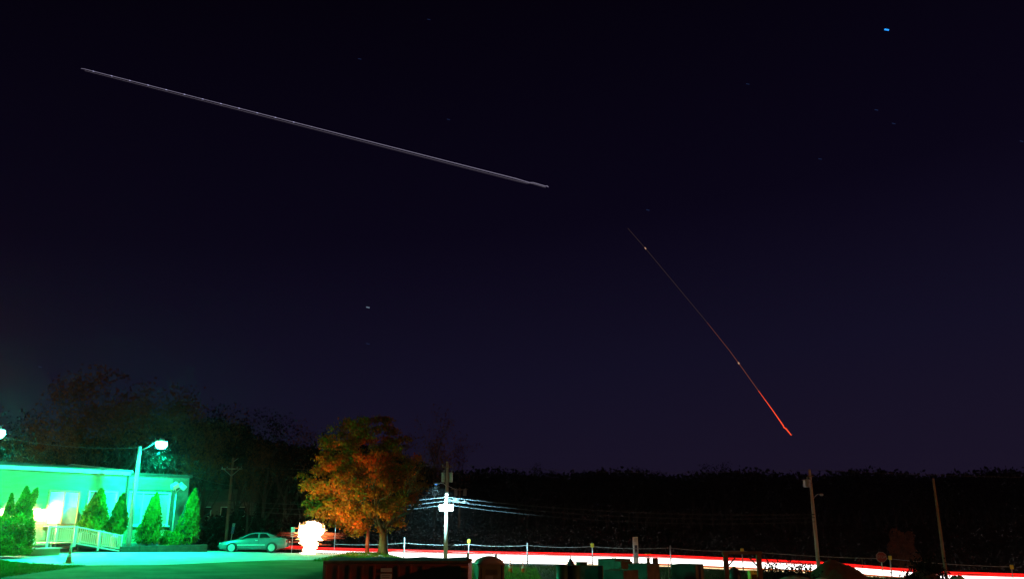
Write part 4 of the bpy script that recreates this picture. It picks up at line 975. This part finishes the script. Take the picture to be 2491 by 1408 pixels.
# the dense wood behind as one mass: trunks, twigs and leaves
def mass(name, lab, px0, px1, Y0, Y1, topf, n, sz, m='lf_dark'):
    pxx = px0 + rng.random(n) * (px1 - px0); Y = Y0 + rng.random(n) * (Y1 - Y0); k = rng.random(n) ** .8
    tz = topf(pxx) + 8 * np.sin(pxx * .11 + Y) + 6 * rng.normal(size=n)
    v = (CY - tz) / FPX; zt = Y * (SP + v * CP) / (CP - v * SP); X = (pxx - CX) / FPX * (Y * CP + zt * .5 * SP); zb = gz(X, Y)
    C = np.stack([X, Y, zb + (zt - zb) * k], 1); V, Fc = leaves(C, sz * (.6 + .8 * rng.random(n)))
    o = bpy.data.objects.new(name, npmesh(name, V, Fc, M[m])); COL.objects.link(o); return tag(o, lab, 'wood', kind='stuff')
mass('far_wood', 'dense black wood filling the skyline across the road', 980, 2700, 158, 185, lambda p: 1158 + 6 * np.sin(p * .02), 90000, .42)
mass('near_wood', 'dense dark wood behind the building and the parked coupe', -250, 1060, 118, 150, lambda p: 1075 + 25 * np.sin(p * .01) - 20 * ((p > 150) & (p < 600)) + np.maximum(p - 880, 0) * .55, 90000, .40)
mass('undergrowth', 'dark reddish brown undergrowth behind the road', 470, 2700, 96, 112, lambda p: np.where(p < 720, 1262, 1290) + 10 * np.sin(p * .03), 60000, .22, 'lf_under')
# round red brown shrub behind the STOP sign
x = Xat(2195, 90, -2); zs = g1(x, 90); hs = Zat(1288, 90) - zs; sh = thing('shrub', 'dim red brown upright shrub right of the STOP sign', 'shrub', (x, 90, zs))
d = rng.normal(size=(9000, 3)); d /= np.linalg.norm(d, axis=1)[:, None]; C = d * ((rng.random(9000) ** .3) * (1 + .28 * np.sin(d[:, 0] * 5 + 1) * np.sin(d[:, 2] * 6)))[:, None] * np.array([1.4, 1.4, hs / 2]) + np.array([0, 0, hs / 2])
V, Fc = leaves(C, .09 * np.ones(9000)); o = bpy.data.objects.new('foliage', npmesh('foliage', V, Fc, M['lf_brown'])); COL.objects.link(o); o.parent = sh
b = MB(); b.tube([(0, 0, 0), (0, 0, hs * .6)], .06, 6); b.build('trunk', M['bark'], sh)

# ---------------------------------------------------------------- old house among the trees
xh = Xat(547, 112, 0); hs_ = thing('house', 'dim weathered house half hidden among the trees behind the parked coupe', 'house', (xh, 112, g1(xh, 112)), R(14))
b = MB(); b.box((0, 3, 2.6), (7.0, 6, 5.4)); b.build('wall', M['house'], hs_)
b = MB(); b.add([(-3.7, -.3, 5.3), (3.7, -.3, 5.3), (3.7, 6.3, 5.3), (-3.7, 6.3, 5.3), (-3.7, 3, 7.0), (3.7, 3, 7.0)], [(0, 1, 5, 4), (3, 4, 5, 2), (0, 4, 3), (1, 2, 5)]); rf = b.build('roof', M['roof'], hs_)
b = MB(); b.box((1.8, 3.2, 7.1), (.6, .6, 1.3)); b.build('chimney', M['brick'], rf)
for x_ in (-2.3, -.2, 1.9):
    for z_ in (1.6, 4.0):
        b = MB(); b.box((x_, -.02, z_), (.95, .08, 1.3)); f = b.build('window', M['signwhite'], hs_)
        b = MB(); b.box((x_, -.07, z_), (.75, .02, 1.1)); b.build('pane', M['glass'], f)
b = MB(); b.box((3.0, -.02, 1.1), (.8, .08, 2.0)); b.build('door', M['wood'], hs_)

# ---------------------------------------------------------------- lights of the passing traffic, standing as glowing lines over the lanes
def trail(lab, offs, z0, x0, x1, r, m, flat=1.0, group='light trails along the road', wob=0.0, n=60):
    pts = []
    for i in range(n + 1):
        x = x0 + (x1 - x0) * i / n; pts.append((x, yc(x) + offs, float(rz(x)) + z0 + wob * math.sin(i * .9)))
    b = MB(); b.tube(pts, r, 8, flat=flat); o = b.build('light_trail', M[m], smooth=True); return tag(o, lab, 'light trail', group)
XL, XR_ = -21.2, 62
trail('thick red tail light trail highest above the road', 2.2, .88, XL - 3, XR_, .085, 't_red')
trail('thin red tail light trail under the thick red one', 1.4, .72, XL, XR_, .06, 't_red')
trail('wide white headlight trail above the far lane', .8, .55, XL, XR_, .15, 't_white')
trail('wide white headlight trail above the middle of the road', -.4, .36, XL, XR_, .13, 't_white')
trail('white headlight trail low over the near lane', -1.6, .16, XL, 9, .10, 't_white')
trail('cream lowest trail at the near side of the road', -2.5, .12, 5, XR_, .045, 't_cream')
trail('thin amber trail between the white and the cream ones', -2.3, .24, -8, XR_, .03, 't_amber')
trail('faint pink trail just above the white ones', 1.0, .74, -12, 30, .02, 't_pink')
# glare at the junction: lens bloom imitated by a bundle of glowing lines
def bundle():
    c = P(755, 1312, 61); r = thing('junction_glare', 'bell shaped tangle of glowing lines imitating the glare at the junction left of the autumn tree', 'light trail', (c.x, c.y, g1(c.x, c.y)))
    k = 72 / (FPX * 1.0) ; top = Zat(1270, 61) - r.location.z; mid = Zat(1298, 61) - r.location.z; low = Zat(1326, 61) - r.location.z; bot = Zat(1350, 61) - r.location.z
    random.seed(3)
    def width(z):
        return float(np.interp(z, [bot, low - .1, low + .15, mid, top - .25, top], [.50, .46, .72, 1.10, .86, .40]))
    for i in range(190):                      # short glowing strokes imitating the white glare, densest in the middle
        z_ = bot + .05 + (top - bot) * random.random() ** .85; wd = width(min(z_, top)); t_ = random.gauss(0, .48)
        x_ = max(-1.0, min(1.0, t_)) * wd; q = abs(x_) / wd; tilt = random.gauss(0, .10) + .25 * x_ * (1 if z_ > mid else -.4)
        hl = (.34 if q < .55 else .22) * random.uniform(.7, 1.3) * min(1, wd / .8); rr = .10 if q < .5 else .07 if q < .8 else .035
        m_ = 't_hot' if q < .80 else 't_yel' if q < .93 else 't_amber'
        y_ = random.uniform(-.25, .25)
        b = MB(); b.tube([(x_ - hl, y_, z_ - tilt * hl), (x_ - hl * .5, y_, z_ - tilt * hl * .5), (x_ + hl * .5, y_, z_ + tilt * hl * .5), (x_ + hl, y_, z_ + tilt * hl)], [.006, rr, rr, .006], 6); b.build('glare_stroke', M[m_], r, smooth=True)
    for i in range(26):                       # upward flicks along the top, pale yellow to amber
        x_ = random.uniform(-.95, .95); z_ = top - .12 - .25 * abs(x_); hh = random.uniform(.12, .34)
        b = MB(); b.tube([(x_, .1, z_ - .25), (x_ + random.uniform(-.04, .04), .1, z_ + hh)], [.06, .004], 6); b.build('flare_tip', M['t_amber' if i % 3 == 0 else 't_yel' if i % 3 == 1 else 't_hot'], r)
    for i in range(44):                       # thin red lines imitating the diffuse red glow either side
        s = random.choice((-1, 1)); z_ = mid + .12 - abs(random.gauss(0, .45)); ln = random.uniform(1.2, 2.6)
        b = MB(); b.tube([(s * .6, .3, z_), (s * (.6 + ln * .3), .3, z_), (s * ln, .3, z_ + random.uniform(-.03, .03))], [.03, .016, .002], 5); b.build('red_glare_line', M['t_dimred'], r)
    l = bpy.data.lights.new('added_warm_light', 'SPOT'); l.spot_size = R(150); l.spot_blend = .5; l.energy = 2300; l.color = (1, .22, .04); l.shadow_soft_size = .5  # added light without a lamp of its own, colours the tree warm
    lo = bpy.data.objects.new('added_warm_light', l); COL.objects.link(lo); lo.parent = r; lo.location = (.6, -1.7, mid + .2); lo.rotation_euler = Vector((1, .95, .75)).to_track_quat('-Z', 'Y').to_euler()
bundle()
trail('short red trail behind the junction, left of the glare', 2.6, 1.0, -30, -21, .04, 't_red', wob=0)

# ---------------------------------------------------------------- sodium lamps out of the picture that give the warm side light
def sodium(loc, power, lab):
    x, y, zt = loc; g = g1(x, y); r = thing('street_lamp', lab, 'street lamp', (x, y, g)); h = zt - g
    b = MB(); b.tube([(0, 0, 0), (0, 0, h + .2)], [.12, .08], 10); b.build('pole', M['galv'], r)
    b = MB(); b.tube([(0, 0, h + .1), (-.5, 0, h + .35), (-1.2, 0, h + .3)], .035, 8); b.build('arm', M['galv'], r)
    b = MB(); b.box((-1.4, 0, h + .28), (.7, .3, .16)); b.build('lamp_head', M['galv'], r, bevel=.04)
    b = MB(); b.lathe([(.02, -.1), (.1, -.07), (.14, 0)], (-1.4, 0, h + .19), 12, sx=1.4); b.build('lamp_lens', M['lampsodium'], r, smooth=True)
    l = bpy.data.lights.new('sodium_light', 'POINT'); l.energy = power; l.color = (1, .33, .08); l.shadow_soft_size = .15
    lo = bpy.data.objects.new('sodium_light', l); COL.objects.link(lo); lo.parent = r; lo.location = (-1.4, 0, h - .05)
sodium((60, 8, 12.0), 22000, 'sodium street lamp standing outside the picture on the right')
sodium((-52, 72, 11.0), 3200, 'sodium street lamp standing outside the picture on the left')

# ---------------------------------------------------------------- lights in the sky
SKY = 1500.0
def skyline(name, lab, pts, r, m, cat, group=None):
    pts = [P(a, b, SKY) for a, b in pts]; mb = MB(); k = SKY / FPX; mb.tube(pts, [q * k for q in r] if hasattr(r, '__len__') else r * k, 6)
    return tag(mb.build(name, M[m], smooth=True), lab, cat, group)
a0, a1 = (206, 168.5), (1286, 442.5)
tr_ = thing('aircraft_light_trail', 'long pale double light trail of an aircraft slanting across the upper sky', 'light trail', P(770, 312, SKY))
def part_line(name, pts, r, m, root):
    mb = MB(root.location); mb.tube([P(a, b, SKY) for a, b in pts], r * SKY / FPX if not hasattr(r, '__len__') else [q * SKY / FPX for q in r], 6); o = mb.build(name, M[m], root, smooth=True)
def mid(f, off): return (a0[0] + (a1[0] - a0[0]) * f, a0[1] + (a1[1] - a0[1]) * f - 5 * math.sin(PI * f) * 0 + off)
part_line('upper_line', [(197, 167), mid(0, 0)] + [mid(f, 0) for f in (.25, .5, .75, .97)] + [(1288, 444.5), (1297, 444.5), (1327, 453), (1331, 452.5), (1334, 455)], [.5] + [.7] * 2 + [.8, .9, 1.0] + [1.0] * 5, 'sky_a', tr_)
part_line('lower_line', [mid(.0, 4), mid(.5, 4.8), mid(.97, 5.2), (1281, 446), (1290, 445.5), (1327, 456)], [.5, .7, .8, .8, .8, .8], 'sky_b', tr_)
for i in range(24):
    f = .02 + i * .041; p = mid(f, 0); part_line('strobe_point', [(p[0] - 2, p[1] - .5), (p[0] + 2, p[1] + .5)], .8, 'sky_pt', tr_)
rk = thing('rocket_light_trail', 'thin red orange light trail of a climbing rocket, brightest at its lower end', 'light trail', P(1800, 884, SKY))
part_line('faint_section', [(1527, 555), (1570, 604), (1640, 688), (1720, 784)], [.6, .7, .7, .7], 'fire1', rk)
part_line('middle_section', [(1720, 784), (1775, 853), (1797, 883), (1845, 950)], [.5, .7, .9, .9], 'fire2', rk)
part_line('bright_section', [(1845, 950), (1880, 998), (1905, 1034), (1907, 1039), (1912, 1042), (1925, 1058)], [.5, 1.0, 1.4, 1.5, 1.6, 1.2], 'fire3', rk)
for p, s in (((1570, 604), 1.3), ((1797, 883), 1.7)): part_line('bright_point', [(p[0] - 1.5, p[1] - 2), (p[0] + 1.5, p[1] + 2)], s, 'firept', rk)
stars = [(2157, 73, 5, 2.2, 'star_b', 'brightest blue star, near the top right corner'), (895, 747.5, 4, 1.2, 'star_w', 'pale star low in the sky left of centre'), (895, 836, 4, .9, 'star_d', 'faint star straight below the pale one'),
         (1576, 511, 4, 1.0, 'star_d', 'faint blue star just above the rocket trail'), (2132, 268, 4, 1.0, 'star_d', 'faint blue star, upper one of a close pair on the right'), (2174, 301, 4, 1.0, 'star_d', 'faint blue star, lower one of a close pair on the right'),
         (1819, 205, 4, .9, 'star_d', 'faint star between the aircraft trail and the brightest star'), (1995, 387, 4, .8, 'star_d', 'faint blue star below left of the close pair'), (2485, 344, 4, 1.0, 'star_d', 'faint blue star at the right edge'),
         (875, 144, 4, .8, 'star_d', 'faint star above the middle of the aircraft trail'), (98, 892, 4, .9, 'star_d', 'faint star low in the sky at the left'), (1091, 291, 4, .7, 'star_d', 'faint star above the right half of the aircraft trail'), (1043, 48, 4, .7, 'star_d', 'faint star near the top edge left of centre')]
for a, c, hl, rr, mm, lab in stars:
    skyline('star', lab, [(a - hl, c - .8), (a + hl, c + .8)], rr, mm, 'star', None)

# ---------------------------------------------------------------- thin night haze, which carries the glow of the lamps
b = MB(); b.box((0, 170, 12), (900, 460, 37)); hz_ = b.build('haze', []); tag(hz_, 'thin night haze glowing round the lamps', 'haze', kind='stuff')
hm = bpy.data.materials.new('night_haze'); hm.use_nodes = True; nt = hm.node_tree; nt.nodes.clear()
vo = nt.nodes.new('ShaderNodeVolumePrincipled'); out = nt.nodes.new('ShaderNodeOutputMaterial'); nt.links.new(vo.outputs[0], out.inputs['Volume'])
vo.inputs['Color'].default_value = (.9, .92, .95, 1); vo.inputs['Density'].default_value = .00028; vo.inputs['Anisotropy'].default_value = .92
hz_.data.materials.append(hm)
